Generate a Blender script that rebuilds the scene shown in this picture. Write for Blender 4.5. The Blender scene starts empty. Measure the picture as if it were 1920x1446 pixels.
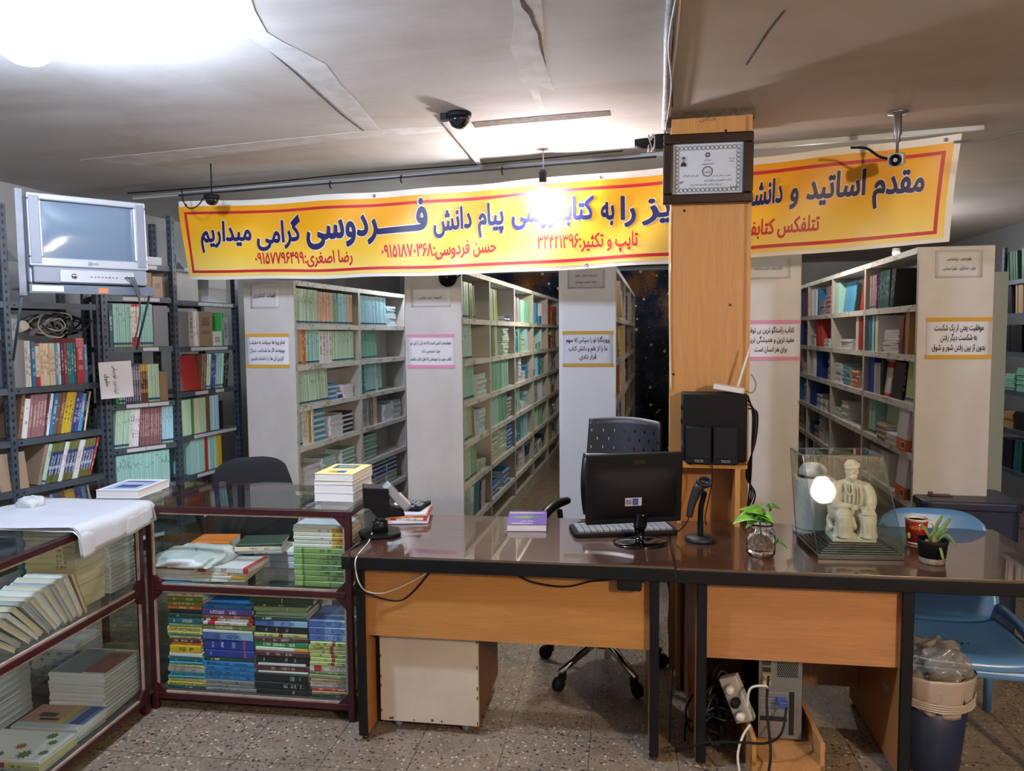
import bpy, math, random, unicodedata
import numpy as np
from mathutils import Matrix, Vector
from mathutils.geometry import delaunay_2d_cdt
R = math.radians
rnd = random.Random(7)
scene = bpy.context.scene
COL = scene.collection

# ------------------------------------------------------------------ camera, world, exposure
EYE = Vector((0, 0, 1.6)); FPX = 1420.0
YAW, PITCH, ROLL = R(11), R(3.95), .0085
fw = Vector((-math.sin(YAW) * math.cos(PITCH), math.cos(YAW) * math.cos(PITCH), -math.sin(PITCH)))
r0 = Vector((math.cos(YAW), math.sin(YAW), 0)); u0 = r0.cross(fw)
rt = r0 * math.cos(ROLL) - u0 * math.sin(ROLL); up = rt.cross(fw)
cd = bpy.data.cameras.new('camera'); cam = bpy.data.objects.new('camera', cd); COL.objects.link(cam)
cam.matrix_world = Matrix(((rt.x, up.x, -fw.x, EYE.x), (rt.y, up.y, -fw.y, EYE.y), (rt.z, up.z, -fw.z, EYE.z), (0, 0, 0, 1)))
cd.sensor_fit = 'HORIZONTAL'; cd.sensor_width = 36.0; cd.lens = 36.0 * FPX / 1920; cd.clip_start = .02; cd.clip_end = 100
scene.camera = cam
world = bpy.data.worlds.new('world'); scene.world = world; world.use_nodes = True
bg = world.node_tree.nodes['Background']; bg.inputs[0].default_value = (.80, .86, 1, 1); bg.inputs[1].default_value = .30
vs = scene.view_settings; vs.view_transform = 'Standard'; vs.look = 'None'; vs.exposure = .35; vs.gamma = 1; vs.use_curve_mapping = False
LAMP_POWER = dict(left=520., hanging=950., rear=600., aisle=760., stacks=520., rows=420., rack=560.)   # radiance of the bulbs' emission

# a place on a plane of the room as the photograph's pixel shows it
def ray(px, py): return fw + rt * ((px - 960) / FPX) - up * ((py - 723) / FPX)
def onZ(px, py, h): d = ray(px, py); return EYE + d * ((h - EYE.z) / d.z)
def onY(px, py, y): d = ray(px, py); return EYE + d * ((y - EYE.y) / d.y)
def dep(px, py, z): return EYE + ray(px, py) * z
def onV(px, py, a, b):
    n = Vector((b[1] - a[1], -(b[0] - a[0]), 0)); d = ray(px, py)
    return EYE + d * ((Vector((a[0], a[1], 0)) - EYE).dot(n) / d.dot(n))

# ------------------------------------------------------------------ mesh helpers
class MB:
    def __init__(s): s.v = []; s.f = []; s.m = []; s.s = []
    def face(s, idx, m=0, sm=False): s.f.append(tuple(idx)); s.m.append(m); s.s.append(sm)
    def add(s, verts, faces, m=0, sm=False, M=None):
        k = len(s.v)
        s.v += [tuple(M @ Vector(p)) if M is not None else tuple(p) for p in verts]
        for f in faces: s.face([k + i for i in f], m, sm)
        return s
    def box(s, x0, x1, y0, y1, z0, z1, m=0, M=None):
        return s.add([(x0,y0,z0),(x1,y0,z0),(x1,y1,z0),(x0,y1,z0),(x0,y0,z1),(x1,y0,z1),(x1,y1,z1),(x0,y1,z1)],
              [(0,3,2,1),(4,5,6,7),(0,1,5,4),(1,2,6,5),(2,3,7,6),(3,0,4,7)], m, False, M)
    def quad(s, a, b, c, d, m=0): return s.add([a, b, c, d], [(0,1,2,3)], m)
    def prism(s, poly, z0, z1, m=0, M=None, sm=False):
        n = len(poly)
        s.add([(x, y, z0) for x, y in poly] + [(x, y, z1) for x, y in poly], [tuple(range(n))[::-1], tuple(range(n, 2*n))], m, False, M)
        k = len(s.v) - 2*n
        for i in range(n):
            j = (i + 1) % n; s.face((k+i, k+j, k+n+j, k+n+i), m, sm)
        return s
    def lathe(s, prof, n=24, m=0, M=None, sm=True, sy=1.0):
        vs_ = []; fs = []
        for r, z in prof:
            for i in range(n):
                a = 2*math.pi*i/n; vs_.append((r*math.cos(a), r*sy*math.sin(a), z))
        for k in range(len(prof)-1):
            for i in range(n):
                j = (i+1) % n; fs.append((k*n+i, k*n+j, (k+1)*n+j, (k+1)*n+i))
        s.add(vs_, fs, m, sm, M)
        b = len(s.v) - len(vs_)
        if prof[0][0] > 1e-6: s.face([b+i for i in range(n)][::-1], m, False)
        if prof[-1][0] > 1e-6: s.face([b+(len(prof)-1)*n+i for i in range(n)], m, False)
        return s
    def ell(s, c, r, m=0, M=None, n=16, k=10):
        prof = [(max(math.sin(math.pi*i/k), 1e-7), -math.cos(math.pi*i/k)) for i in range(k+1)]
        T = Matrix.Translation(c) @ Matrix.Diagonal((r[0], r[1], r[2], 1))
        return s.lathe(prof, n, m, (M @ T) if M is not None else T)
    def tube(s, pts, r, n=8, m=0, M=None, cap=True):
        pts = [Vector(p) for p in pts]; k = len(pts)
        rr = r if isinstance(r, (list, tuple)) else [r]*k
        ref = None; vs_ = []; fs = []
        for i, p in enumerate(pts):
            t = (pts[min(i+1, k-1)] - pts[max(i-1, 0)])
            t = t.normalized() if t.length > 1e-9 else Vector((0,0,1))
            if ref is None: ref = t.orthogonal().normalized()
            else:
                ref = ref - t*ref.dot(t); ref = ref.normalized() if ref.length > 1e-6 else t.orthogonal().normalized()
            b = t.cross(ref)
            for j in range(n):
                a = 2*math.pi*j/n; vs_.append(p + (ref*math.cos(a) + b*math.sin(a))*rr[i])
        for i in range(k-1):
            for j in range(n):
                q = (j+1) % n; fs.append((i*n+j, i*n+q, (i+1)*n+q, (i+1)*n+j))
        s.add(vs_, fs, m, True, M); b0 = len(s.v)-len(vs_)
        if cap:
            s.face([b0+j for j in range(n)][::-1], m); s.face([b0+(k-1)*n+j for j in range(n)], m)
        return s
    def grid(s, P, nu, nv, m=0, sm=True, M=None):
        vs_ = [P(i/nu, j/nv) for j in range(nv+1) for i in range(nu+1)]
        fs = [(j*(nu+1)+i, j*(nu+1)+i+1, (j+1)*(nu+1)+i+1, (j+1)*(nu+1)+i) for j in range(nv) for i in range(nu)]
        return s.add(vs_, fs, m, sm, M)
    def mesh(s, name, mats):
        me = bpy.data.meshes.new(name); me.from_pydata(s.v, [], s.f)
        for x in (mats if isinstance(mats, (list, tuple)) else [mats]): me.materials.append(x)
        me.polygons.foreach_set('material_index', s.m); me.polygons.foreach_set('use_smooth', s.s); me.update()
        return me
    def build(s, name, mats, parent=None, bevel=0, M=None, solid=0, sub=0, seg=2):
        o = bpy.data.objects.new(name, s.mesh(name, mats)); COL.objects.link(o)
        if parent is not None: o.parent = parent
        if M is not None: o.matrix_local = M
        if solid: q = o.modifiers.new('thick', 'SOLIDIFY'); q.thickness = solid; q.offset = 0
        if sub: q = o.modifiers.new('smooth', 'SUBSURF'); q.levels = q.render_levels = sub
        if bevel: q = o.modifiers.new('edges', 'BEVEL'); q.width = bevel; q.segments = seg; q.limit_method = 'ANGLE'; q.angle_limit = R(40)
        return o

def tag(o, label, cat, group=None, kind=None):
    o['label'] = label; o['category'] = cat
    if group: o['group'] = group
    if kind: o['kind'] = kind
    return o
def thing(name, label, cat, loc=(0,0,0), rz=0, group=None, M=None):
    o = bpy.data.objects.new(name, None); COL.objects.link(o); o.empty_display_size = .05
    if M is not None: o.matrix_world = M
    else: o.location = loc; o.rotation_euler = (0, 0, rz)
    return tag(o, label, cat, group)
def struct(o, label=None):
    o['kind'] = 'structure'
    if label: o['label'] = label
    return o
def TR(x, y, z=0, rz=0): return Matrix.Translation((x, y, z)) @ Matrix.Rotation(rz, 4, 'Z')
def RX(a): return Matrix.Rotation(a, 4, 'X')
def RY(a): return Matrix.Rotation(a, 4, 'Y')
def RZ(a): return Matrix.Rotation(a, 4, 'Z')
def T(x, y, z): return Matrix.Translation((x, y, z))
def bez(pts, n=8):
    """smooth path through points"""
    P = [Vector(p) for p in pts]; out = []
    for i in range(len(P)-1):
        a, b, c, d = P[max(i-1,0)], P[i], P[i+1], P[min(i+2, len(P)-1)]
        for k in range(n):
            t = k/n
            out.append(.5*((2*b) + (c-a)*t + (2*a-5*b+4*c-d)*t*t + (3*b-a-3*c+d)*t**3))
    return out + [P[-1]]
def rrect(w, h, r, n=4, cx=0, cy=0):
    out = []
    for sx, sy, a0 in ((1,1,0),(-1,1,90),(-1,-1,180),(1,-1,270)):
        for i in range(n+1):
            a = R(a0 + 90*i/n); out.append((cx + sx*(w/2-r) + r*math.cos(a), cy + sy*(h/2-r) + r*math.sin(a)))
    return out

# ------------------------------------------------------------------ materials
def lin(h):
    if not isinstance(h, str): return tuple(h)
    c = [int(h[i:i+2], 16)/255 for i in (1, 3, 5)]
    return tuple(x/12.92 if x <= .04045 else ((x+.055)/1.055)**2.4 for x in c)
_mats = {}
def mat(name, col='#808080', rough=.5, metal=0, spec=.5, coat=0, emit=None, es=0, trans=0, alpha=1, sub=0):
    if name in _mats: return _mats[name]
    m = bpy.data.materials.new(name); m.use_nodes = True; b = m.node_tree.nodes['Principled BSDF']
    b.inputs['Base Color'].default_value = (*lin(col), 1); b.inputs['Roughness'].default_value = rough
    b.inputs['Metallic'].default_value = metal; b.inputs['Specular IOR Level'].default_value = spec
    b.inputs['Coat Weight'].default_value = coat; b.inputs['Coat Roughness'].default_value = .03
    b.inputs['Transmission Weight'].default_value = trans
    if alpha < 1: b.inputs['Alpha'].default_value = alpha
    if emit: b.inputs['Emission Color'].default_value = (*lin(emit), 1); b.inputs['Emission Strength'].default_value = es
    m.diffuse_color = (*lin(col), 1)
    _mats[name] = m; return m
class N:
    """small node builder"""
    def __init__(s, m): s.nt = m.node_tree; s.b = s.nt.nodes['Principled BSDF']; s.tc = s.nt.nodes.new('ShaderNodeTexCoord')
    def l(s, a, b): s.nt.links.new(a, b)
    def new(s, t, **k):
        n = s.nt.nodes.new('ShaderNode'+t)
        for q, w in k.items(): setattr(n, q, w)
        return n
    def val(s, n, i, v):
        if isinstance(v, bpy.types.NodeSocket): s.l(v, n.inputs[i])
        else: n.inputs[i].default_value = v
    def math(s, op, a, b=0., c=None):
        n = s.new('Math', operation=op); s.val(n, 0, a); s.val(n, 1, b)
        if c is not None: s.val(n, 2, c)
        return n.outputs[0]
    def mapv(s, src, sc=(1,1,1), loc=(0,0,0), rot=(0,0,0)):
        n = s.new('Mapping'); s.l(src, n.inputs[0]); n.inputs['Scale'].default_value = sc; n.inputs['Location'].default_value = loc; n.inputs['Rotation'].default_value = rot
        return n.outputs[0]
    def noise(s, vec, scale=5, detail=3, rough=.5, dist=0):
        n = s.new('TexNoise'); s.l(vec, n.inputs['Vector']); n.inputs['Scale'].default_value = scale; n.inputs['Detail'].default_value = detail
        n.inputs['Roughness'].default_value = rough; n.inputs['Distortion'].default_value = dist
        return n.outputs['Fac']
    def ramp(s, fac, stops, const=False):
        n = s.new('ValToRGB'); e = n.color_ramp.elements; n.color_ramp.interpolation = 'CONSTANT' if const else 'LINEAR'
        while len(e) < len(stops): e.new(.5)
        for q, (p, c) in zip(e, stops): q.position = p; q.color = (*lin(c), 1)
        s.l(fac, n.inputs[0]); return n.outputs[0]
    def mix(s, fac, a, b, mode='MIX'):
        n = s.new('Mix', data_type='RGBA', blend_type=mode); s.val(n, 0, fac)
        s.val(n, 6, a if isinstance(a, bpy.types.NodeSocket) else (*lin(a), 1)); s.val(n, 7, b if isinstance(b, bpy.types.NodeSocket) else (*lin(b), 1))
        return n.outputs[2]
    def sep(s, v): n = s.new('SeparateXYZ'); s.l(v, n.inputs[0]); return n.outputs
    def comb(s, x, y, z): n = s.new('CombineXYZ'); s.val(n,0,x); s.val(n,1,y); s.val(n,2,z); return n.outputs[0]
    def bump(s, h, strength=.2, dist=.01):
        n = s.new('Bump'); n.inputs['Strength'].default_value = strength; n.inputs['Distance'].default_value = dist; s.l(h, n.inputs['Height']); s.l(n.outputs[0], s.b.inputs['Normal'])
    def color(s, c): s.l(c, s.b.inputs['Base Color'])
def mottled(name, c1, c2, scale=4, rough=.6, lo=.35, hi=.65, detail=5, bump=0, **k):
    if name in _mats: return _mats[name]
    m = mat(name, c1, rough, **k); n = N(m)
    f = n.noise(n.tc.outputs['Object'], scale, detail, .6)
    n.color(n.ramp(f, [(lo, c1), (hi, c2)]))
    if bump: n.bump(n.noise(n.tc.outputs['Object'], scale*12, 3), bump, .004)
    return m
def woodmat(name, c1, c2, c3, axis='x', rough=.42, coat=0, fine=1.0):
    m = mat(name, c1, rough, coat=coat); n = N(m)
    sc = dict(x=(.5, 9, 9), y=(9, .5, 9), z=(9, 9, .5))[axis]
    v = n.mapv(n.tc.outputs['Object'], tuple(q*fine for q in sc))
    a = n.noise(v, 2.2, 4, .55, 1.6); b = n.noise(n.mapv(v, (1, 1, 1)), 14, 3, .6)
    n.color(n.mix(n.math('MULTIPLY', n.math('GREATER_THAN', b, .56), .3), n.ramp(a, [(.3, c1), (.5, c2), (.7, c1)]), c3))
    return m
def glassmat(name, tint='#e8f4f0', refl=1.0, base=.03):
    m = bpy.data.materials.new(name); m.use_nodes = True; nt = m.node_tree; nt.nodes.clear()
    o = nt.nodes.new('ShaderNodeOutputMaterial'); mx = nt.nodes.new('ShaderNodeMixShader'); t = nt.nodes.new('ShaderNodeBsdfTransparent'); g = nt.nodes.new('ShaderNodeBsdfGlossy')
    fr = nt.nodes.new('ShaderNodeLayerWeight'); pw_ = nt.nodes.new('ShaderNodeMath'); pw_.operation = 'POWER'; pw_.inputs[1].default_value = 4.5; ml = nt.nodes.new('ShaderNodeMath'); ml.operation = 'MULTIPLY_ADD'; ml.inputs[1].default_value = refl; ml.inputs[2].default_value = base
    nt.links.new(fr.outputs['Facing'], pw_.inputs[0])
    t.inputs[0].default_value = (*lin(tint), 1); g.inputs['Roughness'].default_value = .015; g.inputs[0].default_value = (1,1,1,1)
    nt.links.new(pw_.outputs[0], ml.inputs[0]); nt.links.new(ml.outputs[0], mx.inputs[0]); nt.links.new(t.outputs[0], mx.inputs[1]); nt.links.new(g.outputs[0], mx.inputs[2]); nt.links.new(mx.outputs[0], o.inputs[0])
    _mats[name] = m; return m

WHITE = mat('white_paint', '#dcdad6', .5); BLACK = mat('black_plastic', '#08090b', .35, spec=.35); BLACKM = mat('black_matte', '#0a0b0d', .7, spec=.3)
PAPER = mat('white_paper', '#e6e7ee', .8); INK = mat('black_ink', '#15151a', .8); CHROME = mat('chrome', '#c8c8c8', .15, 1)
GREY = mat('grey_plastic', '#7c8086', .5); CREAMP = mat('cream_plastic', '#cfc9bc', .5); STEEL = mat('steel', '#9a9a98', .38, .9)
GLASS = glassmat('clear_glass', '#fbfdfc', .5, .01); CASEGLASS = glassmat('case_glass', '#f4f8f6', .6, .018); GEDGE = mat('glass_edge', '#4f6a63', .15)

# ------------------------------------------------------------------ lettering
_forms = {}
for _cp in list(range(0xFB50, 0xFDF2)) + list(range(0xFE70, 0xFEFD)):
    _d = unicodedata.decomposition(chr(_cp)).split()
    if len(_d) == 2 and _d[0] in ('<isolated>', '<initial>', '<medial>', '<final>'): _forms.setdefault(chr(int(_d[1], 16)), {}).setdefault(_d[0][1:-1], chr(_cp))
_LA = {'ا': ('\ufefb', '\ufefc'), 'آ': ('\ufef5', '\ufef6')}
def shape(s):
    """join Persian letters and put them in drawing order"""
    out = []; i = 0; fwd = lambda c: c == 'ـ' or 'initial' in _forms.get(c, {}); bak = lambda c: c == 'ـ' or 'final' in _forms.get(c, {})
    prev = False
    while i < len(s):
        c = s[i]
        if c == 'ل' and i+1 < len(s) and s[i+1] in _LA: out.append(_LA[s[i+1]][1 if prev else 0]); prev = False; i += 2; continue
        nx = fwd(c) and i+1 < len(s) and bak(s[i+1]); pv = prev and bak(c); f = _forms.get(c)
        if f: out.append(f.get('medial' if pv and nx else 'final' if pv else 'initial' if nx else 'isolated', c))
        else: out.append(c)
        prev = fwd(c) and (c == 'ـ' or bool(f)); i += 1
    res = []; num = []
    for c in out:
        if c.isdigit(): num.append(c)
        else: res += num[::-1]; num = []; res.append(c)
    return ''.join((res + num[::-1])[::-1])
def glyphs(s, bold=0.0, size=1.0, shear=0):
    """outline letters, filled by winding number and thickened by a stroke of half-width bold"""
    c = bpy.data.curves.new('lettering', 'FONT'); c.body = s; c.resolution_u = 2; c.fill_mode = 'NONE'
    o = bpy.data.objects.new('lettering', c); me = bpy.data.meshes.new_from_object(o)
    V = [q.co.to_2d() for q in me.vertices]; E = [tuple(e.vertices) for e in me.edges]
    bpy.data.objects.remove(o); bpy.data.curves.remove(c); bpy.data.meshes.remove(me)
    if not E: return [], []
    r = delaunay_2d_cdt(V, E, [], 0, 1e-6); rv = np.array([tuple(p) for p in r[0]]); tr = np.array([f for f in r[2] if len(f) == 3])
    cen = rv[tr].mean(axis=1); a = np.array([tuple(V[e[0]]) for e in E]); b = np.array([tuple(V[e[1]]) for e in E])
    px, py = cen[:, :1], cen[:, 1:]
    left = (b[:, 0]-a[:, 0])*(py-a[:, 1]) - (px-a[:, 0])*(b[:, 1]-a[:, 1])
    wn = ((a[:, 1] <= py) & (b[:, 1] > py) & (left > 0)).sum(1) - ((a[:, 1] > py) & (b[:, 1] <= py) & (left < 0)).sum(1)
    v = [Vector((p[0], p[1], 0)) for p in rv]; f = []
    for t in tr[wn != 0]:
        t = [int(q) for q in t]; n = (v[t[1]]-v[t[0]]).cross(v[t[2]]-v[t[0]]).z
        f.append(tuple(t) if n > 0 else tuple(t[::-1]))
    if bold > 0:
        for i, j in E:
            p, q = Vector((*V[i], 0)), Vector((*V[j], 0)); d = q-p
            if d.length < 1e-7: continue
            d = d.normalized()*bold; n = Vector((-d.y, d.x, 0)); k = len(v)
            v += [p-d*.6-n*.75, p-n, q-n, q+d*.6-n*.75, q+d*.6+n*.75, q+n, p+n, p-d*.6+n*.75]; f.append(tuple(range(k, k+8)))
    return v, f
def put_text(mb, s, x, y, h=None, w=None, bold=.012, m=0, align='C', persian=True, shear=0, fn=None, off=0):
    """letters in the x/y plane of mb: h = letter size, w = fitted width, (x, y) = anchor on the baseline"""
    v, f = glyphs(shape(s) if persian else s, bold, 1.0, shear)
    if not v: return
    a = min(p.x for p in v); b = max(p.x for p in v)
    sx = (w/(b-a)) if w else h
    sy = h if h else sx
    ox = x - dict(C=(a+b)/2, L=a, R=b)[align]*sx
    pts = [(ox + p.x*sx, y + p.y*sy, off) for p in v]
    mb.add([fn(*p) for p in pts] if fn else pts, f, m)
# frame of a vertical face: x along, y up, z out of it
def facing(p, rz=0): return T(*p) @ RZ(rz) @ RX(math.pi/2)
# ------------------------------------------------------------------ the setting
CEIL = 2.6
def terrazzo():
    m = mat('terrazzo', '#8f8172', .45); n = N(m); o = n.tc.outputs['Object']
    v1 = n.new('TexVoronoi'); n.l(o, v1.inputs['Vector']); v1.inputs['Scale'].default_value = 74
    v2 = n.new('TexVoronoi'); n.l(n.mapv(o, (1,1,1), (3.7, 1.3, 0)), v2.inputs['Vector']); v2.inputs['Scale'].default_value = 38
    c1 = n.ramp(n.sep(v1.outputs['Color'])[0], [(0, '#85786a'), (.38, '#6e6152'), (.55, '#9c8c78'), (.76, '#c4b6a2'), (.84, '#5f4430'), (.92, '#332b25')], True)
    base = n.ramp(n.noise(o, 9, 5, .6), [(.3, '#75685a'), (.7, '#93846f')])
    near = n.math('LESS_THAN', v1.outputs['Distance'], .42)
    c = n.mix(near, base, c1)
    big = n.math('MULTIPLY', n.math('LESS_THAN', v2.outputs['Distance'], .27), n.math('GREATER_THAN', n.sep(v2.outputs['Color'])[1], .62))
    c = n.mix(big, c, n.ramp(n.sep(v2.outputs['Color'])[2], [(0, '#3c3026'), (.4, '#c6baa8'), (.7, '#80583a')], True))
    x, y, z = n.sep(n.mapv(o, (1,1,1), (.115, .06, 0), (0, 0, -.05)))
    def grout(q): return n.math('LESS_THAN', n.math('PINGPONG', q, .165), .0022)
    c = n.mix(n.math('MULTIPLY', n.math('MAXIMUM', grout(x), grout(y)), .8), c, '#3f372f')
    dirt = n.noise(o, 1.6, 4, .6)
    n.color(n.mix(n.math('MULTIPLY', n.ramp(dirt, [(.42, '#000000'), (.7, '#ffffff')]), .45), c, '#5b5145'))
    return m
def ceiling_mat():
    m = mat('old_plaster', '#b3aea6', .85); n = N(m); o = n.tc.outputs['Object']
    a = n.ramp(n.noise(o, 1.1, 6, .62, .5), [(.30, '#b5aea3'), (.5, '#c6c2bb'), (.72, '#cfccc7')])
    s = n.noise(n.mapv(o, (.5, 2.4, 1), (2, 5, 0), (0, 0, .35)), 1.5, 5, .6)
    c = n.mix(n.math('MULTIPLY', n.ramp(s, [(.5, '#000000'), (.68, '#ffffff')]), .5), a, '#aa9f90')
    f = n.noise(o, 42, 3, .6); c = n.mix(n.math('MULTIPLY', n.math('GREATER_THAN', f, .70), .2), c, '#9a9288')
    x = n.sep(o)[0]                                                   # warm lamplight painted into the plaster colour right of the pillar
    c = n.mix(n.math('MULTIPLY', n.math('GREATER_THAN', x, .05), .5), c, '#b39f88')
    n.color(c); n.bump(n.noise(o, 2.2, 3, .5), .18, .02)
    return m
wallm = mottled('wall_plaster', '#8e8f90', '#a6a6a4', 1.5, .85)
struct(MB().box(-4.3, 3.6, -3, 12, -.1, 0).build('floor', terrazzo()))
ceil = struct(MB().box(-4.3, 3.6, -3, 12, CEIL, CEIL+.12).build('ceiling', ceiling_mat()))
struct(MB().box(-4.3, -4.15, -3, 12, 0, CEIL).build('wall_left', wallm))
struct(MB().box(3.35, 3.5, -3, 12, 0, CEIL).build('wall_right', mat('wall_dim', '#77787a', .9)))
struct(MB().box(-4.3, 3.6, 11.85, 12, 0, CEIL).build('wall_back', wallm))
# filler strips, peeling patches and cracks in the plaster
filler = mottled('plaster_filler', '#c3c0ba', '#d9d7d3', 9, .85); crack = mottled('broken_plaster', '#4a4038', '#6d6257', 30, .95)
def patch(name, pix, m, t=.0012):
    P = [onZ(x, y, CEIL) for x, y in pix]
    mb = MB(); mb.prism([(p.x, p.y) for p in P], CEIL-t, CEIL+.01, 0); mb.build(name, m, ceil)
patch('filler_strip', [(372,-30),(420,40),(505,95),(560,135),(620,190),(684,243),(712,243),(668,188),(640,160),(610,120),(565,95),(530,78),(500,60),(478,20),(462,-30)], filler)
patch('filler_strip', [(150,300),(300,285),(520,262),(700,244),(835,236),(835,246),(640,262),(420,290),(260,310)], filler)
patch('filler_strip', [(952,-30),(966,30),(958,90),(975,150),(992,165),(1012,215),(1022,205),(1008,160),(1040,170),(1022,120),(1018,40),(1012,-30)], filler)
patch('peeling_crack', [(970,-20),(978,12),(992,28),(1000,48),(1008,62),(1012,90),(1024,125),(1019,95),(1014,62),(1004,40),(998,20),(984,2),(980,-20)], crack, .002)
patch('plaster_groove', [(884,229),(960,222),(1050,214),(1143,207),(1145,216),(1060,224),(960,232),(890,239)], crack, .002)
for pix in ([(505,95),(560,140),(640,212),(683,245),(680,245),(636,212),(556,140)], [(1398,120),(1440,55),(1470,18),(1472,20),(1443,57),(1401,121)], [(1255,-20),(1262,60),(1256,120),(1258,200),(1262,200),(1263,60),(1266,-20)]):
    patch('hairline_crack', pix, crack, .0016)

# wooden pillar in the middle
beech = woodmat('beech_board', '#c08a4e', '#b57f45', '#a8713a', 'z'); beechx = woodmat('beech_board_flat', '#b9813f', '#ad7536', '#9d672e', 'x')
beechd = woodmat('beech_return', '#8d5a2e', '#80502a', '#714522', 'z')
PY = 3.60
def pix_x(px, y, py=600): return onY(px, py, y).x
px0, px1, px2 = pix_x(1257, PY), pix_x(1393, PY), pix_x(1407, PY)
pil = struct(MB().box(px0, px1, PY, PY+.36, 0, CEIL-.035).build('pillar', [beech]), 'beech board clad pillar in the middle of the shop')
MB().box(px1+.001, px2, PY+.012, PY+.36, 0, CEIL-.03).build('side_board', beech, pil)
MB().box(px0-.02, px2+.01, PY+.02, PY+.4, CEIL-.04, CEIL).build('concrete_cap', crack, pil)
for x, y in ((1361,245),(1283,395),(1369,572),(1263,702)):
    p = onY(x, y, PY); MB().lathe([(.006, -.0015), (.006, .0005)], 10, 0, facing(p)).build('dowel_hole', BLACK, pil)
scrib = MB(); p = onY(1327, 226, PY); put_text(scrib, 'بارکاس', 0, 0, .028, .07, 0)
scrib.build('pencil_scribble', mat('pencil', '#5b4028', .8), pil, M=facing((p.x, PY-.001, p.z)))

# starry printed curtain at the far end
def curtain_mat():
    m = mat('starry_print', '#0c0f16', .6); n = N(m); o = n.tc.outputs['Object']
    v = n.new('TexVoronoi'); n.l(o, v.inputs['Vector']); v.inputs['Scale'].default_value = 7
    v2 = n.new('TexVoronoi'); n.l(o, v2.inputs['Vector']); v2.inputs['Scale'].default_value = 22
    c = n.ramp(n.noise(o, 1.3, 5, .6), [(.4, '#151a26'), (.52, '#2a3550'), (.62, '#8a5c34'), (.72, '#c99a5c')])
    c = n.mix(n.math('LESS_THAN', v.outputs['Distance'], .15), c, '#ead9b0'); c = n.mix(n.math('LESS_THAN', v2.outputs['Distance'], .12), c, '#b4bed0')
    n.color(c); return m
def floral():
    m = mottled('floral_print', '#3a3a44', '#b9b4b8', 14, .7, .45, .55); return m
def wavy(x0, x1, y, z0, z1, a=.03, w=9): return lambda u, v: (x0+(x1-x0)*u, y + a*math.sin(u*w*6.28) + .4*a*math.sin(u*w*2.7+1), z0+(z1-z0)*v)
o = MB().grid(wavy(-2.3, .62, 10.35, .003, 2.42, .03, 7), 160, 2).build('printed_curtain', curtain_mat(), solid=.004)
tag(o, 'dark curtain printed with stars across the far end of the aisles', 'curtain')
o = MB().grid(wavy(.13, .42, 7.6, .003, 2.3, .02, 2), 40, 2).build('floral_curtain', floral(), solid=.004)
tag(o, 'narrow grey floral curtain hanging behind the beech pillar', 'curtain')
o = MB().tube([(-2.6, 10.35, 2.44), (.9, 10.35, 2.44)], .02).build('curtain_rail', mat('rail_grey', '#8d9096', .5)); tag(o, 'pale rail carrying the starry curtain at the far end', 'rail')

# ------------------------------------------------------------------ lamps
def bulb(label, base_z, p, r, power, tint, cord=True, name='hanging_bulb', big=False, seen=True):
    t = thing(name, label, 'light bulb', (p.x, p.y, p.z))
    e = mat('lamp_'+power, '#ffffff', .4, emit=tint, es=LAMP_POWER[power])
    if big: MB().lathe([(.001,-r*1.15),(r*.55,-r*1.1),(r*.9,-r*.85),(r,-r*.5),(r,r*.5),(r*.8,r*.9),(r*.45,r*1.1)], 20).build('bulb_globe', e, t)
    else: MB().lathe([(.001,-r),(r*.5,-r*.87),(r*.87,-r*.5),(r,0),(r*.9,r*.45),(r*.65,r*.9),(r*.5,r*1.2)], 18).build('bulb_globe', e, t)
    z = r*1.15
    MB().lathe([(.03, z),(.032, z+.05),(.022, z+.055)], 18).build('bulb_collar', CREAMP, t)
    if not big: MB().lathe([(.021, z+.055),(.022, z+.11),(.012, z+.125)], 16).build('socket', BLACKM, t)
    if cord and base_z - p.z - z - .12 > .01: MB().tube([(0,0,z+.12),(.004,.002,(z+.12+base_z-p.z)/2),(0,0,base_z-p.z)], .0035).build('cord', GREY, t)
    return t
bulb('big glowing white lamp near the ceiling over the glass counters', CEIL, Vector((-1.80, 1.945, 2.475)), .072, 'left', '#cfe0ff', big=True, name='ceiling_lamp')
cb = onZ(1018, 297, CEIL)
bulb('bare bulb hanging on a cord in front of the yellow banner', CEIL, dep(1018, 376, 4.15), .036, 'hanging', '#f3f4ff')
bulb('warm bare bulb hanging over the open floor before the right desk', CEIL, Vector((2.12, -.46, 2.28)), .098, 'rear', '#ffe6c8')
q = dep(1082, 497, 6.9); bulb('bare bulb over the aisle behind the third bookcase end', CEIL, q, .034, 'aisle', '#fff3e0')
q = dep(1680, 486, 6.6); bulb('bare bulb hanging in the aisle right of the rightmost bookcase', CEIL, q, .034, 'stacks', '#eef2ff')
bulb('bare bulb above the aisle between the pillar bookcase and rightmost bookcase', CEIL, Vector((1.08, 5.9, 2.34)), .034, 'rows', '#fff4e6')
bulb('bare bulb over the aisle between grey racks and bookcases', CEIL, Vector((-2.2, 6.4, 2.3)), .034, 'rack', '#eaf2ff')

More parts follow.
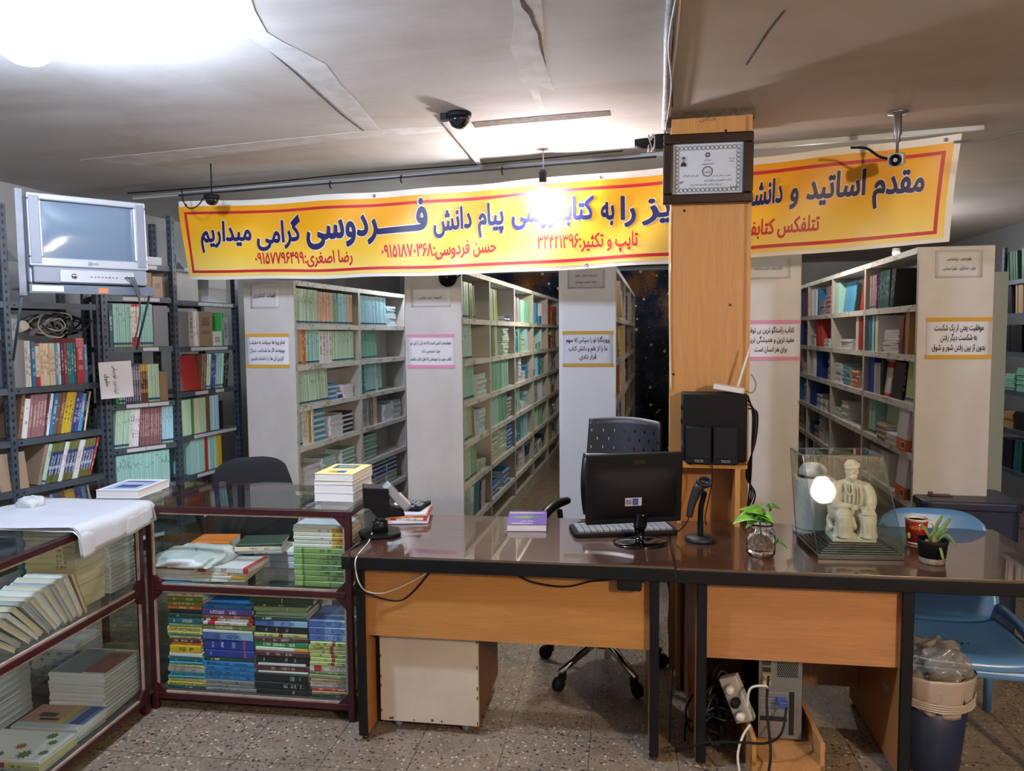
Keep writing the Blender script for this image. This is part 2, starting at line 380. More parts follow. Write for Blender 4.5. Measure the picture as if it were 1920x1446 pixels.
# ------------------------------------------------------------------ trunking, cables and cameras under the ceiling
trunk = mat('trunking', '#c9c9c8', .5)
cz0, cz1 = Vector((-3.69, 4.88, 0)), Vector((1.56, 4.17, 0))
def cpt(t, off=0, z=CEIL):
    d = (cz1-cz0).normalized(); return cz0.lerp(cz1, t) + Vector((-d.y*-1, -d.x, 0))*off + Vector((0, 0, z))
ca = math.atan2(cz1.y-cz0.y, cz1.x-cz0.x)
tag(MB().box(0, (cz1-cz0).length, -.014, .014, -.026, -.001).build('cable_trunking', trunk, bevel=.003, M=T(cz0.x, cz0.y, CEIL) @ RZ(ca)), 'long white cable trunking under the ceiling above the banner', 'trunking')
a, b = onZ(834, 220, CEIL), onZ(910, 316, CEIL)
tag(MB().box(-.013, .013, 0, (b-a).length-.03, -.022, -.001).build('cable_trunking', trunk, bevel=.003, M=T(a.x, a.y, CEIL) @ RZ(math.atan2(b.y-a.y, b.x-a.x)-math.pi/2)), 'short white trunking from the ceiling dome camera to the long run', 'trunking')
tag(MB().tube(bez([(-3.6,4.70,2.585),(-2.6,4.55,2.575),(-1.8,4.45,2.585),(-1.0,4.35,2.58),(-.2,4.25,2.588)], 6), .004).build('ceiling_cable', BLACKM), 'thin black cable sagging along the ceiling in front of the trunking', 'cable')
tag(MB().tube(bez([cpt(.08,.03,2.572), cpt(.3,.032,2.57), cpt(.52,.03,2.572), cpt(.70,.03,2.57)], 6), .006).build('ceiling_cable', mat('dark_cable', '#33363c', .6)), 'dark cable clipped along the front of the long trunking', 'cable')
for k, t_ in enumerate((.31, .405, .53)):
    p = cpt(t_, .045, CEIL-.02)
    o = MB().tube(bez([(0,0,0),(0,-.012,-.012),(0,-.014,-.034),(0,.006,-.044)], 4), .004).build('banner_hook', BLACKM); o.location = p
    tag(o, ['black hook under the trunking', 'black hook under the trunking', 'black hook under the trunking'][k] + [' nearest the dome camera by the banner end', ' between two others over the banner', ' nearest the hanging bulb'][k], 'hook')
# grey conduit bundle running to the pillar
P = [onZ(1262, -60, CEIL), onZ(1252, 60, CEIL), onZ(1250, 150, CEIL), onZ(1246, 232, CEIL)]
cond = thing('conduit_bundle', 'grey pipe and loose wires along the ceiling up to the pillar', 'conduit')
MB().tube([(p.x, p.y, CEIL-.016) for p in P], .014, 10).build('pipe', mottled('painted_pipe', '#8f8c86', '#b5b3ae', 20, .6), cond)
MB().tube(bez([(p.x+.022+.006*math.sin(i*2), p.y, CEIL-.012-.004*(i % 2)) for i, p in enumerate(P)], 8), .006).build('white_wire', CREAMP, cond)
MB().tube(bez([(p.x+.012+.008*math.cos(i*3), p.y, CEIL-.03-.004*(i % 2)) for i, p in enumerate(P)], 8), .0045).build('grey_wire', GREY, cond)
e = P[-1]; jb = thing('junction_box', 'black plug adaptor wrapped in grey wire beside the pillar top', 'plug', (e.x-.01, e.y-.05, 2.50))
MB().box(-.035,.035,-.03,.03,-.035,.035).build('box', BLACKM, jb, bevel=.006)
MB().lathe([(.022,-.07),(.026,-.02),(.022,.02)], 14, 0, T(-.06,0,.0) @ RY(R(90))).build('plug_body', BLACKM, jb)
MB().tube(bez([(-.05+.016*math.sin(i*1.1), .03*math.cos(i*1.9), .036*math.sin(i*1.7)) for i in range(26)], 4), .0035).build('wire_coil', mat('wire_grey', '#a8a49c', .6), jb)
MB().tube(bez([(.01,.03,.03),(.012,.05,.06),(.01,.05,.1)],5), .006).build('lead', GREY, jb)

def dome(label, p, r, M0=None, flip=False):
    t = thing('dome_camera', label, 'security camera', M=M0 if M0 is not None else T(*p))
    MB().lathe([(r*1.02,0),(r*1.02,-.018),(r*.92,-.024)], 24).build('mounting_ring', BLACKM, t)
    MB().lathe([(r*.9,-.022),(r*.88,-.022-r*.3),(r*.66,-.022-r*.68),(r*.35,-.022-r*.86),(.0005,-.022-r*.92)], 24).build('dome', mat('smoked_dome', '#0b0f16', .05, coat=1), t)
    return t
p = onZ(861, 212, CEIL); dome('black dome camera on the ceiling beside the short trunking', (p.x, p.y, CEIL), .055)
MB().box(-.03,-.0, -.02,.02,-.03,0).build('cable_box', BLACKM, bpy.data.objects['dome_camera']).location = (-.055, .0, 0)
p = dep(397, 366, 4.42); d2 = dome('black dome camera hanging at the upper corner of the banner', (p.x, p.y, p.z), .042)
MB().tube([(0,0,0),(0,0,CEIL-p.z)], .004).build('mounting_rod', BLACKM, d2)
MB().tube(bez([(-.05,0,-.01),(-.08,-.02,-.06),(-.13,-.02,-.075),(-.19,.01,-.03),(-.2,.01,.04)], 6), .0035).build('cable', BLACKM, d2)
# bullet camera
p = onZ(1684, 210, CEIL); bc = thing('bullet_camera', 'silver bullet camera on a ceiling stalk before the right banner half', 'security camera', (p.x, p.y, CEIL))
MB().lathe([(.045,0),(.045,-.008),(.018,-.012),(.018,-.1),(.012,-.11),(.012,-.135),(.006,-.14),(.006,-.19)], 20).build('stalk', STEEL, bc)
Mb = T(0,0,-.215) @ RZ(R(-20)) @ RX(R(12))
MB().prism(rrect(.064,.058,.012), -.075, .085, 0, Mb @ RX(R(90))).build('housing', mat('silver_paint', '#b7b6b2', .35, .3), bc, bevel=.004)
MB().lathe([(.026,.0),(.026,.012),(.019,.012),(.018,.004),(.0005,.002)], 20, 0, Mb @ T(0,-.082,0) @ RX(R(90))).build('lens_ring', BLACK, bc)
MB().tube(bez([(-.02,.05,-.2),(-.07,.03,-.19),(-.13,.01,-.155),(-.2,0,-.15)],6), .006).build('cable', BLACKM, bc)
# round black camera on the face of a bookcase end is placed with that bookcase
# ------------------------------------------------------------------ the banner
_l = dep(337, 450, 4.80); BA, BB = Vector((_l.x, _l.y)), Vector((1.55, 4.09))
cTL, cBL, cTR, cBR = [onV(x, y, BA, BB) for x, y in ((338, 379), (356, 524), (1804, 249), (1780, 454))]
bn = Vector((BB.y-BA.y, -(BB.x-BA.x), 0)).normalized()           # towards the shop
if bn.y > 0: bn = -bn
def ban(u, v, off=0):
    p = cBL.lerp(cBR, u).lerp(cTL.lerp(cTR, u), v)
    w = .010*math.sin(u*23+v*2) + .006*math.sin(u*51-v*5) + .010*math.sin(v*3+u*9)*(.3+abs(u-.5))
    return p + Vector((0, 0, -.048*4*u*(1-u) + .006*math.sin(u*37)*(v-.5))) + bn*(w + off)
def uv_of(px, py):
    q = onV(px, py, BA, BB); ax = (cBR-cBL); u = (q-cBL).dot(ax)/ax.length_squared
    for _ in range(4):
        lo = ban(u, 0); hi = ban(u, 1); v = (q.z-lo.z)/(hi.z-lo.z); mid = lo.lerp(hi, v); u += (q-mid).dot(ax)/ax.length_squared
    return u, v
BL, BHt = (cBR-cBL).length, .5
bm_white = mat('banner_vinyl', '#e8e2d6', .45)
def banner_yellow():
    m = mat('banner_yellow', '#f2b41c', .4); n = N(m); g = n.sep(n.tc.outputs['Object'])
    uvn = n.new('UVMap'); v = n.sep(uvn.outputs[0])
    st = n.noise(n.comb(n.math('MULTIPLY', v[0], 260.), 0., 0.), 1.0, 2)
    c = n.ramp(n.math('ADD', v[1], n.math('MULTIPLY', n.math('SUBTRACT', n.noise(n.mapv(uvn.outputs[0], (9, 2, 1)), 1.2, 2), .5), .5)), [(.0, '#f3d873'), (.35, '#f4c63a'), (.7, '#f0ad14'), (1, '#eda416')])
    n.color(n.mix(n.math('MULTIPLY', st, .12), c, '#c98a10')); return m
bt = thing('shop_banner', 'long yellow banner with navy and red Persian lettering under the ceiling', 'banner', tuple(ban(.5, .0)))
IM = Matrix.Translation(-Vector(bt.location))
def bgrid(u0, u1, v0, v1, off, nu=120, nv=10):
    mb = MB(); mb.grid(lambda a, b: ban(u0+(u1-u0)*a, v0+(v1-v0)*b, off), nu, nv, M=IM); return mb
bgrid(0, 1, 0, 1, 0).build('sheet', bm_white, bt)
f0, f1, g0, g1 = uv_of(346, 450)[0], uv_of(1780, 350)[0], .04, .93
o = bgrid(f0, f1, g0, g1, .0012).build('print_field', banner_yellow(), bt)
uvl = o.data.uv_layers.new(name='UVMap')
for lp in o.data.loops:
    i, j = lp.vertex_index % 121, lp.vertex_index // 121; uvl.data[lp.index].uv = (i/120, j/10)
red = mat('banner_red', '#c4202c', .45); navy = mat('banner_navy', '#1d1a55', .45); halo = mat('banner_halo', '#efe9df', .45)
i0, i1, j0, j1 = uv_of(355, 450)[0], uv_of(1767, 350)[0], .083, .862; tu, tv = .0040, .034
for uu0, uu1, v0, v1, nu, nv in ((i0,i1,j0,j0+tv,120,1),(i0,i1,j1-tv,j1,120,1),(i0,i0+tu,j0,j1,1,8),(i1-tu,i1,j0,j1,1,8)):
    bgrid(uu0, uu1, v0, v1, .0022, nu, nv).build('border_line', red, bt)
def ban_text(s, xr, yb, xl, yl, h, m, bold, halo_w=0, name='lettering'):
    """a run of words between the pixel columns xl..xr, baseline through (xl, yl) and (xr, yb)"""
    ul, vl = uv_of(xl, yl); ur, vr = uv_of(xr, yb)
    w = (ur-ul)*BL
    def fn(x, y, off): u = ul + x/BL; return tuple(IM @ ban(u, vl + (vr-vl)*x/w + y/BHt, off))
    if halo_w:
        mb = MB(); put_text(mb, s, 0, 0, h, w, bold+halo_w, 0, 'L', fn=fn, off=.0030); mb.build('lettering_outline', halo, bt)
    mb = MB(); put_text(mb, s, 0, 0, h, w, bold, 0, 'L', fn=fn, off=.0042); mb.build(name, m, bt)
BIG = [('مقدم', 1733, 357, 1636, 365, .165), ('اساتید', 1622, 364, 1511, 374, .165), ('و', 1496, 376, 1480, 378, .165), ('دانشجویان', 1466, 379, 1345, 392, .165),
       ('عزیز', 1335, 398, 1204, 408, .165), ('را', 1192, 411, 1163, 411, .165), ('به', 1152, 410, 1127, 412, .165), ('کتابفروشی', 1114, 410, 960, 417, .165),
       ('پیام', 945, 419, 896, 423, .165), ('دانش', 884, 425, 812, 433, .165), ('فـــــردوسی', 802, 428, 575, 450, .24), ('گرامی', 564, 449, 482, 458, .18), ('میداریم', 473, 450, 380, 454, .17)]
for s, xr, yb, xl, yl, h in BIG: ban_text(s, xr, yb, xl, yl, h, navy, .034, .022)
for s, xr, yb, xl, yl, h in (('تتلفکس کتابفروشی', 1535, 432, 1352, 447, .105), ('تایپ و تکثیر:۳۲۴۲۱۳۹۶', 1196, 460, 1008, 466, .105),
                             ('حسن فردوسی:۰۹۱۵۱۸۷۰۳۶۸', 930, 471, 718, 483, .105), ('رضا اصغری:۰۹۱۵۷۷۹۶۴۹۹', 662, 490, 480, 495, .10)):
    ban_text(s, xr, yb, xl, yl, h, red, .022, .0)
for u, v in ((.985, .96), (.603, .955), (.30, .96), (.585, .04), (.012, .95)):
    p = IM @ ban(u, v, .003); MB().lathe([(.010, -.001), (.010, .002), (.005, .002), (.005, -.001)], 14, 0, T(*p) @ RZ(math.atan2(BB.y-BA.y, BB.x-BA.x)) @ RX(R(90))).build('eyelet', STEEL, bt)

_a, _b = ban(.993, .93, .004), dep(1925, 245, 3.5)
tag(MB().tube(bez([_a, _a.lerp(_b, .5)+Vector((0,0,-.012)), _b, _b+(_b-_a)*2], 6), .006).build('banner_rope', mat('rope_grey', '#6e6a64', .7)), 'grey rope pulling the right end of the banner toward the right wall', 'rope')
# ------------------------------------------------------------------ framed certificate on the pillar
cl, cr = onY(1243, 310, PY-.03), onY(1413, 310, PY-.03); zt, zb = onY(1243, 253, PY-.03).z, onY(1413, 378, PY-.03).z
W, Hh = cr.x-cl.x, zt-zb
ct = thing('framed_certificate', 'brown framed certificate hanging on the pillar front', 'picture frame', ((cl.x+cr.x)/2, PY, (zt+zb)/2))
ct.rotation_euler = (R(-1.0), R(.6), 0)
fr = woodmat('dark_walnut', '#2c1710', '#26120b', '#1a0c06', 'x', .3, .4)
mb = MB(); b = .045
for k, (x0,x1,z0,z1) in enumerate(((-W/2,W/2,Hh/2-b,Hh/2),(-W/2,W/2,-Hh/2,-Hh/2+b),(-W/2,-W/2+b,-Hh/2+b,Hh/2-b),(W/2-b,W/2,-Hh/2+b,Hh/2-b))): mb.box(x0,x1,-.032,-.004,z0,z1)
mb.build('frame', fr, ct, bevel=.008, seg=3)
wi, hi = W-2*b, Hh-2*b
MB().box(-wi/2-.004, wi/2+.004, -.012, -.006, -hi/2-.004, hi/2+.004).build('certificate_sheet', mat('certificate_paper', '#c9c8d2', .7), ct)
orn = MB(); oi = mat('engraved_ink', '#54545c', .8)
def ring(cx, cy, r, r2, n=18):
    for i in range(n):
        a, c = 2*math.pi*i/n, 2*math.pi*(i+1)/n
        orn.quad(*[(cx+q*math.cos(w), -.0128, cy+q*math.sin(w)) for q, w in ((r,a),(r,c),(r2,c),(r2,a))])
ex, ez = wi/2-.018, hi/2-.018
for i in range(15):
    x = -ex + 2*ex*i/14
    for s in (1, -1): ring(x, s*ez, .0085, .0065, 10); ring(x, s*ez, .0115, .0105, 10)
for i in range(1, 10):
    z = -ez + 2*ez*i/10
    for s in (1, -1): ring(s*ex, z, .0085, .0065, 10); ring(s*ex, z, .0115, .0105, 10)
ring(0, -.012, .024, .020); ring(0, -.012, .018, .0172); ring(0, .062, .0105, .004); ring(0, .062, .0125, .0117)
orn.build('ornament_border', oi, ct)
tx = MB(); 
for s, x, y, h, w in (('جواز کسب', 0, -.018, .02, .03), ('بسمه تعالی', 0, .036, .012, .03), ('اتحادیه کتابفروشان', 0, .018, .014, .05), ('اتاق اصناف', .105, .04, .01, .026), ('پروانه', .105, .028, .01, .02),
                      ('نام و نام خانوادگی', -.075, -.032, .011, .07), ('شغل و نشانی کسب', .06, -.034, .011, .085), ('شرکت کتابفروشی و لوازم تحریر', .045, -.055, .012, .12), ('این پروانه برابر قانون نظام صنفی صادر گردید', -.005, -.073, .012, .14), ('امضا', .115, -.088, .02, .03), ('مهر', -.115, -.06, .02, .02)):
    put_text(tx, s, x, y, h, w, .0)
tx.build('certificate_lettering', mat('grey_ink', '#3c3c46', .8), ct, M=T(0, -.0130, 0) @ RX(R(90)))
ph = MB().box(-.122, -.09, -.0135, -.0122, .012, .06); ph.build('photo', mat('photo_grey', '#b4b4bc', .6), ct)
pm = MB(); pm.prism([(-.119,.014),(-.093,.014),(-.095,.026),(-.101,.030),(-.101,.034),(-.1115,.034),(-.1115,.030),(-.117,.026)], 0, .001, 0, T(0,-.0136,0) @ RX(R(90)))
pm.prism([(-.106+.0075*math.cos(k*.52), .043+.0105*math.sin(k*.52)) for k in range(12)], 0, .0012, 1, T(0,-.0136,0) @ RX(R(90)))
pm.prism([(-.106+.008*math.cos(k*.52), .048+.0075*abs(math.sin(k*.52))) for k in range(7)], 0, .0016, 0, T(0,-.0136,0) @ RX(R(90)))
pm.build('portrait', [mat('photo_dark', '#1c1c20', .7), mat('photo_face', '#8d8d92', .7)], ct)
MB().box(-wi/2, wi/2, -.0165, -.0150, -hi/2, hi/2).build('glazing', GLASS, ct)
# ------------------------------------------------------------------ white bookcase rows
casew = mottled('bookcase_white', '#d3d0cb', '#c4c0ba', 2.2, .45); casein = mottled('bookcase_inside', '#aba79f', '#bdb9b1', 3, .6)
def label_edge():
    m = mat('labelled_edge', '#d5d3ce', .6); n = N(m); o = n.tc.outputs['Object']; x, y, z = n.sep(o)
    a = n.noise(n.mapv(o, (60, 60, 90)), 1, 3, .7); b = n.noise(n.mapv(o, (9, 9, 20)), 1, 2)
    c = n.mix(n.math('MULTIPLY', n.math('GREATER_THAN', a, .60), n.math('GREATER_THAN', b, .48)), '#d9d8d4', '#54524e')
    n.color(n.mix(n.math('MULTIPLY', n.math('GREATER_THAN', b, .60), .8), c, '#a6a39b')); return m
edgem = label_edge()
def chipped():
    m = mat('chipped_edge', '#c2beb6', .6); n = N(m); a = n.noise(n.mapv(n.tc.outputs['Object'], (60, 60, 14)), 1, 4, .7)
    n.color(n.mix(n.math('GREATER_THAN', a, .63), '#c9c5bd', '#3d3934')); return m
chip = chipped()
class Frame:
    """the open face of a shelf unit: x along it, y into it, z up"""
    def __init__(s, M): s.M = M
def bookcase(label, p, w, h, levels, bays, face, rz=0, bottom=.12, end=None):
    """p = front left floor corner of the end panel; bays = y of each upright; face = +1 right side open, -1 left side open"""
    t = thing('bookcase', label, 'bookcase', (p[0], p[1], 0), rz)
    L = bays[-1]
    MB().box(0, w, 0, .022, 0, h).build('end_panel', end or casew, t, bevel=.003)
    xo = w if face > 0 else 0; xm = w/2
    MB().box(xm-.006, xm+.006, .02, L, 0, h-.01).build('back_panel', casein, t)
    lo, hi = (xm+.006, w) if face > 0 else (0, xm-.006)
    e0, e1 = (w-.002, w+.0025) if face > 0 else (-.0025, .002)
    MB().box(0, w, .022, L, h-.03, h).box(e0, e1, .022, L, h-.032, h+.002, 1).build('top_board', [casew, edgem], t)
    for b in bays:
        MB().box(lo, hi, b-.016, b+.016, 0, h-.03).box(e0, e1, b-.018, b+.018, 0, h-.03, 1).build('upright', [casein, chip], t)
    MB().box(e0, e1, .0, .03, 0, h, 0).build('upright_edge', chip, t)
    prev = .022
    for i, b in enumerate(bays):
        for z in levels:
            MB().box(lo, hi, prev+.016, b-.016, z-.022, z).box(e0, e1, prev+.012, b-.018, z-.036, z+.001, 1).build('shelf', [casew, edgem], t)
        prev = b
    MB().box(lo, hi, .03, L, 0, bottom).build('plinth', casein, t)
    # frames of the open face, one per bay
    Mw = T(p[0], p[1], 0) @ RZ(rz); fr = []
    prev = .022
    for b in bays:
        if face > 0: fr.append((Mw @ T(w, prev+.018, 0) @ RZ(R(90)), b-prev-.036))
        else: fr.append((Mw @ T(0, b-.018, 0) @ RZ(R(-90)), b-prev-.036))
        prev = b
    return t, fr, xm
b1p, b2p, b3p, b4p, b5p = (-2.774, 4.735), (-1.668, 4.85), (-.645, 4.944), (.43, 4.598), (1.379, 4.47)
LV1 = [.27, .55, .833, 1.112, 1.392, 1.672]; LV2 = [.29, .575, .858, 1.138, 1.416, 1.700]; LV5 = [.36, .637, .912, 1.185, 1.46, 1.737]
B1, F1, _ = bookcase('leftmost white bookcase, its end panel beside the grey racks', b1p, .372, 1.965, LV1, [1.04, 2.05, 3.05], 1, R(-2.0))
B2, F2, _ = bookcase('white bookcase whose end panel has a pink-edged note and round camera', b2p, .388, 2.03, LV2, [.86, 1.87, 2.9, 3.95, 5.0], 1)
B3, F3, _ = bookcase('white bookcase with yellow-edged note just left of the beech pillar', b3p, .37, 2.025, LV2, [1.3, 2.6, 3.9], 1, end=mat('white_laminate', '#eceef0', .3))
B4, F4, _ = bookcase('white bookcase half hidden behind the beech pillar', b4p, .365, 2.04, LV2, [1.0, 2.0, 3.0], 1)
B5, F5, _ = bookcase('white bookcase with yellow-edged note near the right wall, open leftward', b5p, .37, 2.045, LV5, [1.09, 2.09, 3.10, 4.1], -1)

# notes stuck on the end panels
def note(label, cxpx, pix, y, top=None, color=None, lines=(), h=.03, bold=.014, rz=0, name='paper_note'):
    (x0, y0), (x1, y1) = pix; a, b = onY(x0, y0, y-.003), onY(x1, y1, y-.003)
    w, hh = b.x-a.x, a.z-b.z; c = Vector(((a.x+b.x)/2, y-.0012, (a.z+b.z)/2))
    t = thing(name, label, 'sign', M=T(*c) @ RZ(rz) @ RX(R(90)))
    MB().grid(lambda u, v: (-w/2+w*u, -hh/2+hh*v, .0012+.0016*math.sin(u*5)*math.sin(v*3.1)), 8, 8).build('sheet', PAPER if color else mat('taped_paper', '#d2d1d2', .5, coat=.2), t, solid=.0006)
    if color:
        st = mat('strip_'+color, dict(yellow='#d9a63a', pink='#dd96b4')[color], .7)
        for s in (1, -1): MB().box(-w/2-.004, w/2+.004, s*(hh/2-.008)-.011, s*(hh/2-.008)+.011, .003, .0045).build('border_strip', st, t)
    mb = MB(); n = len(lines)
    for i, l in enumerate(lines):
        s, frac = l if isinstance(l, tuple) else (l, .88)
        yy = ((n-1)/2-i)*(hh*(.68 if color else .62)/max(n-.2, 1)) - h*.22
        put_text(mb, s, 0, yy, h, w*frac, bold, off=.0042)
    mb.build('lettering', INK, t)
    return t
E1 = onY(500, 600, b1p[1])
y1, y2, y3, y4, y5 = b1p[1], b2p[1], b3p[1], b4p[1], b5p[1]
y1n = y1-.006
note('blank-edged taped sheet reading theology and agriculture, leftmost bookcase end', 0, ((468,532),(524,578)), y1n, lines=[('الهیات  کشاورزی', .78)], h=.034, rz=R(-2))
note('yellow-edged note on the leftmost bookcase end', 0, ((460,627),(543,689)), y1n, None, 'yellow', [('تمام رویا ها میتوانند به حقیقت', .84), ('بپیوندند اگر ما شجاعت دنبال', .82), ('کردن آن ها را داشته باشیم', .76)], .034, rz=R(-2))
note('faded taped sheet above the pink-edged note on second bookcase end', 0, ((770,542),(845,575)), y2, lines=[('کامپیوتر - زمین شناسی', .56)], h=.022)
note('pink-edged note on the second bookcase end', 0, ((764,628),(852,690)), y2, None, 'pink', [('خوشبخت کسی است که به یکی از این دو', .88), ('چیز دسترسی دارد', .4), ('کتاب خوب یا دوستانی که اهل کتاب باشند', .88)], .03)
note('taped sheet with two small lines high on the third bookcase end', 0, ((1064,506),(1134,540)), y3, lines=[('شیمی زیست شناسی - عمران', .58), ('فیزیک - مهندسی شهرسازی', .56)], h=.02, bold=.006)
note('yellow-edged note on the third bookcase end left of the pillar', 0, ((1056,622),(1149,687)), y3, None, 'yellow', [('پروردگارا تو را سپاس که سهم', .88), ('ما را از علم و دانش کتاب', .78), ('قرار دادی', .34)], .042)
note('shiny taped sheet high on the bookcase end behind the pillar', 0, ((1400,486),(1482,522)), y4, lines=[('بازرگانی صنعتی - مدیریت و حسابداری', .62)], h=.02, bold=.006)
note('pink-edged note on the bookcase end behind the pillar', 0, ((1392,602),(1499,675)), y4, None, 'pink', [('کتاب راستگو ترین بی توقع', .80), ('مفید ترین و همیشگی ترین', .80), ('برای هر انسان است', .56)], .042)
note('large glossy taped sheet high on the rightmost bookcase end', 0, ((1755,470),(1842,520)), y5, lines=[('علوم تربیتی - روانشناسی', .52), ('زبان - مددکاری - علوم اجتماعی', .68)], h=.022, bold=.008)
note('yellow-edged note on the rightmost bookcase end', 0, ((1738,597),(1857,672)), y5, None, 'yellow', [('موفقیت یعنی از یک شکست', .76), ('به شکست دیگر رفتن', .56), ('بدون از بین رفتن شور و شوق', .82)], .046)
p = onY(840, 521, y2); rc = thing('round_camera', 'round black camera fixed high on the second bookcase end', 'security camera', M=T(p.x, y2, p.z) @ RX(R(90)))
MB().lathe([(.06,0),(.06,.012),(.054,.02),(.034,.024),(.034,.04),(.028,.044),(.026,.036),(.0005,.034)], 28).build('housing', BLACKM, rc)
MB().lathe([(.016,.036),(.014,.042),(.0005,.044)], 20).build('lens', mat('lens_glass', '#0a0c12', .05, coat=1), rc)
MB().tube(bez([(.03,.0,.02),(.06,.0,.015),(.09,.02,.005),(.12,.05,-.02)],5), .004).build('cable', BLACKM, rc)

# tall white board and the rack by the right wall
tag(MB().box(2.19, 2.40, 5.9, 5.925, 0, 2.0).build('partition_board', mat('pale_green_board', '#b9c6c2', .5), bevel=.003), 'tall pale board standing right of the rightmost bookcase', 'board')

# ------------------------------------------------------------------ slotted grey steel racks
def slotted():
    m = mat('slotted_steel', '#454f59', .45, .25); n = N(m); x, y, z = n.sep(n.tc.outputs['Object'])
    g = n.tc.outputs['Generated']; gx, gy, gz = n.sep(g)
    f = n.math('PINGPONG', z, .02); hz = n.math('LESS_THAN', f, .0085)
    def cen(q): return n.math('LESS_THAN', n.math('ABSOLUTE', n.math('SUBTRACT', q, .5)), .16)
    geo = n.new('NewGeometry'); nx = n.math('ABSOLUTE', n.sep(geo.outputs['Normal'])[0])
    hole = n.math('MULTIPLY', hz, n.math('MAXIMUM', cen(gx), cen(gy)))
    n.color(n.mix(hole, n.ramp(n.noise(n.tc.outputs['Object'], 18, 3), [(.4, '#414b55'), (.7, '#525d68')]), '#14171b')); return m
slot = slotted(); rackm = mottled('rack_steel', '#46505a', '#55606a', 6, .45, metal=.2)
def rack(label, p, rz, bays, levels, h, depth=.34, strips=True, seed=1):
    t = thing('metal_rack', label, 'rack', (p[0], p[1], 0), rz); r = random.Random(seed)
    for b in bays:
        for y in (0, depth-.035):
            MB().box(b-.018, b+.018, y, y+.003, 0, h).build('post', slot, t); MB().box(b-.018, b-.015, y+.003, y+.036, 0, h).build('post_flange', slot, t)
        MB().prism([(0,0),(.06,0),(0,.06)], 0, .002, 0, T(b+.016, -.001, h-.3) @ RX(R(90))).build('gusset', rackm, t)
    fr = []
    for a, b in zip(bays, bays[1:]):
        for z in levels:
            mb = MB(); x0, x1 = a+.019, b-.019
            mb.box(x0, x1, .003, depth-.003, z-.004, z); mb.box(x0, x1, .001, .004, z-.034, z-.0045); mb.box(x0, x1, depth-.004, depth-.001, z-.034, z-.0045)
            s = mb.build('shelf', rackm, t)
            MB().lathe([(.006,-.001),(.006,.0006)], 8, 0, T(x0+.02, .001, z-.018) @ RX(R(90))).build('bolt', BLACK, s)
            if strips:
                x = x0 + r.uniform(.03, .25)
                while x < x1-.12:
                    w = r.uniform(.09, .14)
                    MB().box(x, x+w, -.0005, .0009, z-.028, z-.006).build('label_strip', mat('label_strip', '#c6c9cc', .7), s); x += w + r.choice((.004, .004, .08))
        fr.append((T(p[0], p[1], 0) @ RZ(rz) @ T(a+.02, 0, 0), b-a-.04))
    return t, fr
A0 = Vector((-3.361, 3.418)); dA = Vector((math.cos(R(78.4)), math.sin(R(78.4)))); pA = A0 - dA*.62
RA, FA = rack('near grey slotted rack against the left wall under the television', pA, R(78.4), [0, .62, 1.165], [.22, .50, .783, 1.052, 1.331, 1.79], 2.3, strips=False)
pB = Vector((-3.232, 3.972))
RB, FB = rack('middle grey slotted rack with a white paper sign on its post', pB, R(65.4), [0, .445], [.36, .64, .918, 1.19, 1.537, 1.845, 2.045], 2.33, depth=.25, seed=4)
pC = Vector((-3.037, 4.372))
RC, FC = rack('far grey slotted rack between the middle rack and leftmost bookcase', pC, R(86.7), [0, .655], [.40, .68, .946, 1.235, 1.53, 1.83, 2.05], 2.36, depth=.32, seed=9)
pR = Vector((2.70, 6.75))
RR, FR = rack('dark slotted rack against the right wall beyond the last bookcase', pR, R(-90), [0, .9, 1.8], [.5, .82, 1.12, 1.42, 1.72, 1.98], 2.25, strips=False, seed=3)
# white paper sign on the post of the middle rack
a, b = onV(196, 672, pA, pA+dA), onV(243, 733, pA, pA+dA)
sg = thing('rack_sign', 'white paper sign hung on the post between near and middle racks', 'sign', M=T(-3.165, 3.955, 1.345) @ RZ(R(52)) @ RX(R(90)) @ RZ(R(2)))
MB().box(-.088, .088, -.108, .108, .014, .016).build('sheet', PAPER, sg)
mb = MB(); put_text(mb, 'ادبیات عرب - علوم سیاسی', 0, 0, .034, .165, .012); put_text(mb, 'حقوق', 0, -.045, .032, None, .012)
mb.build('lettering', INK, sg, M=T(-.012, 0, .0166) @ RZ(R(-90)))
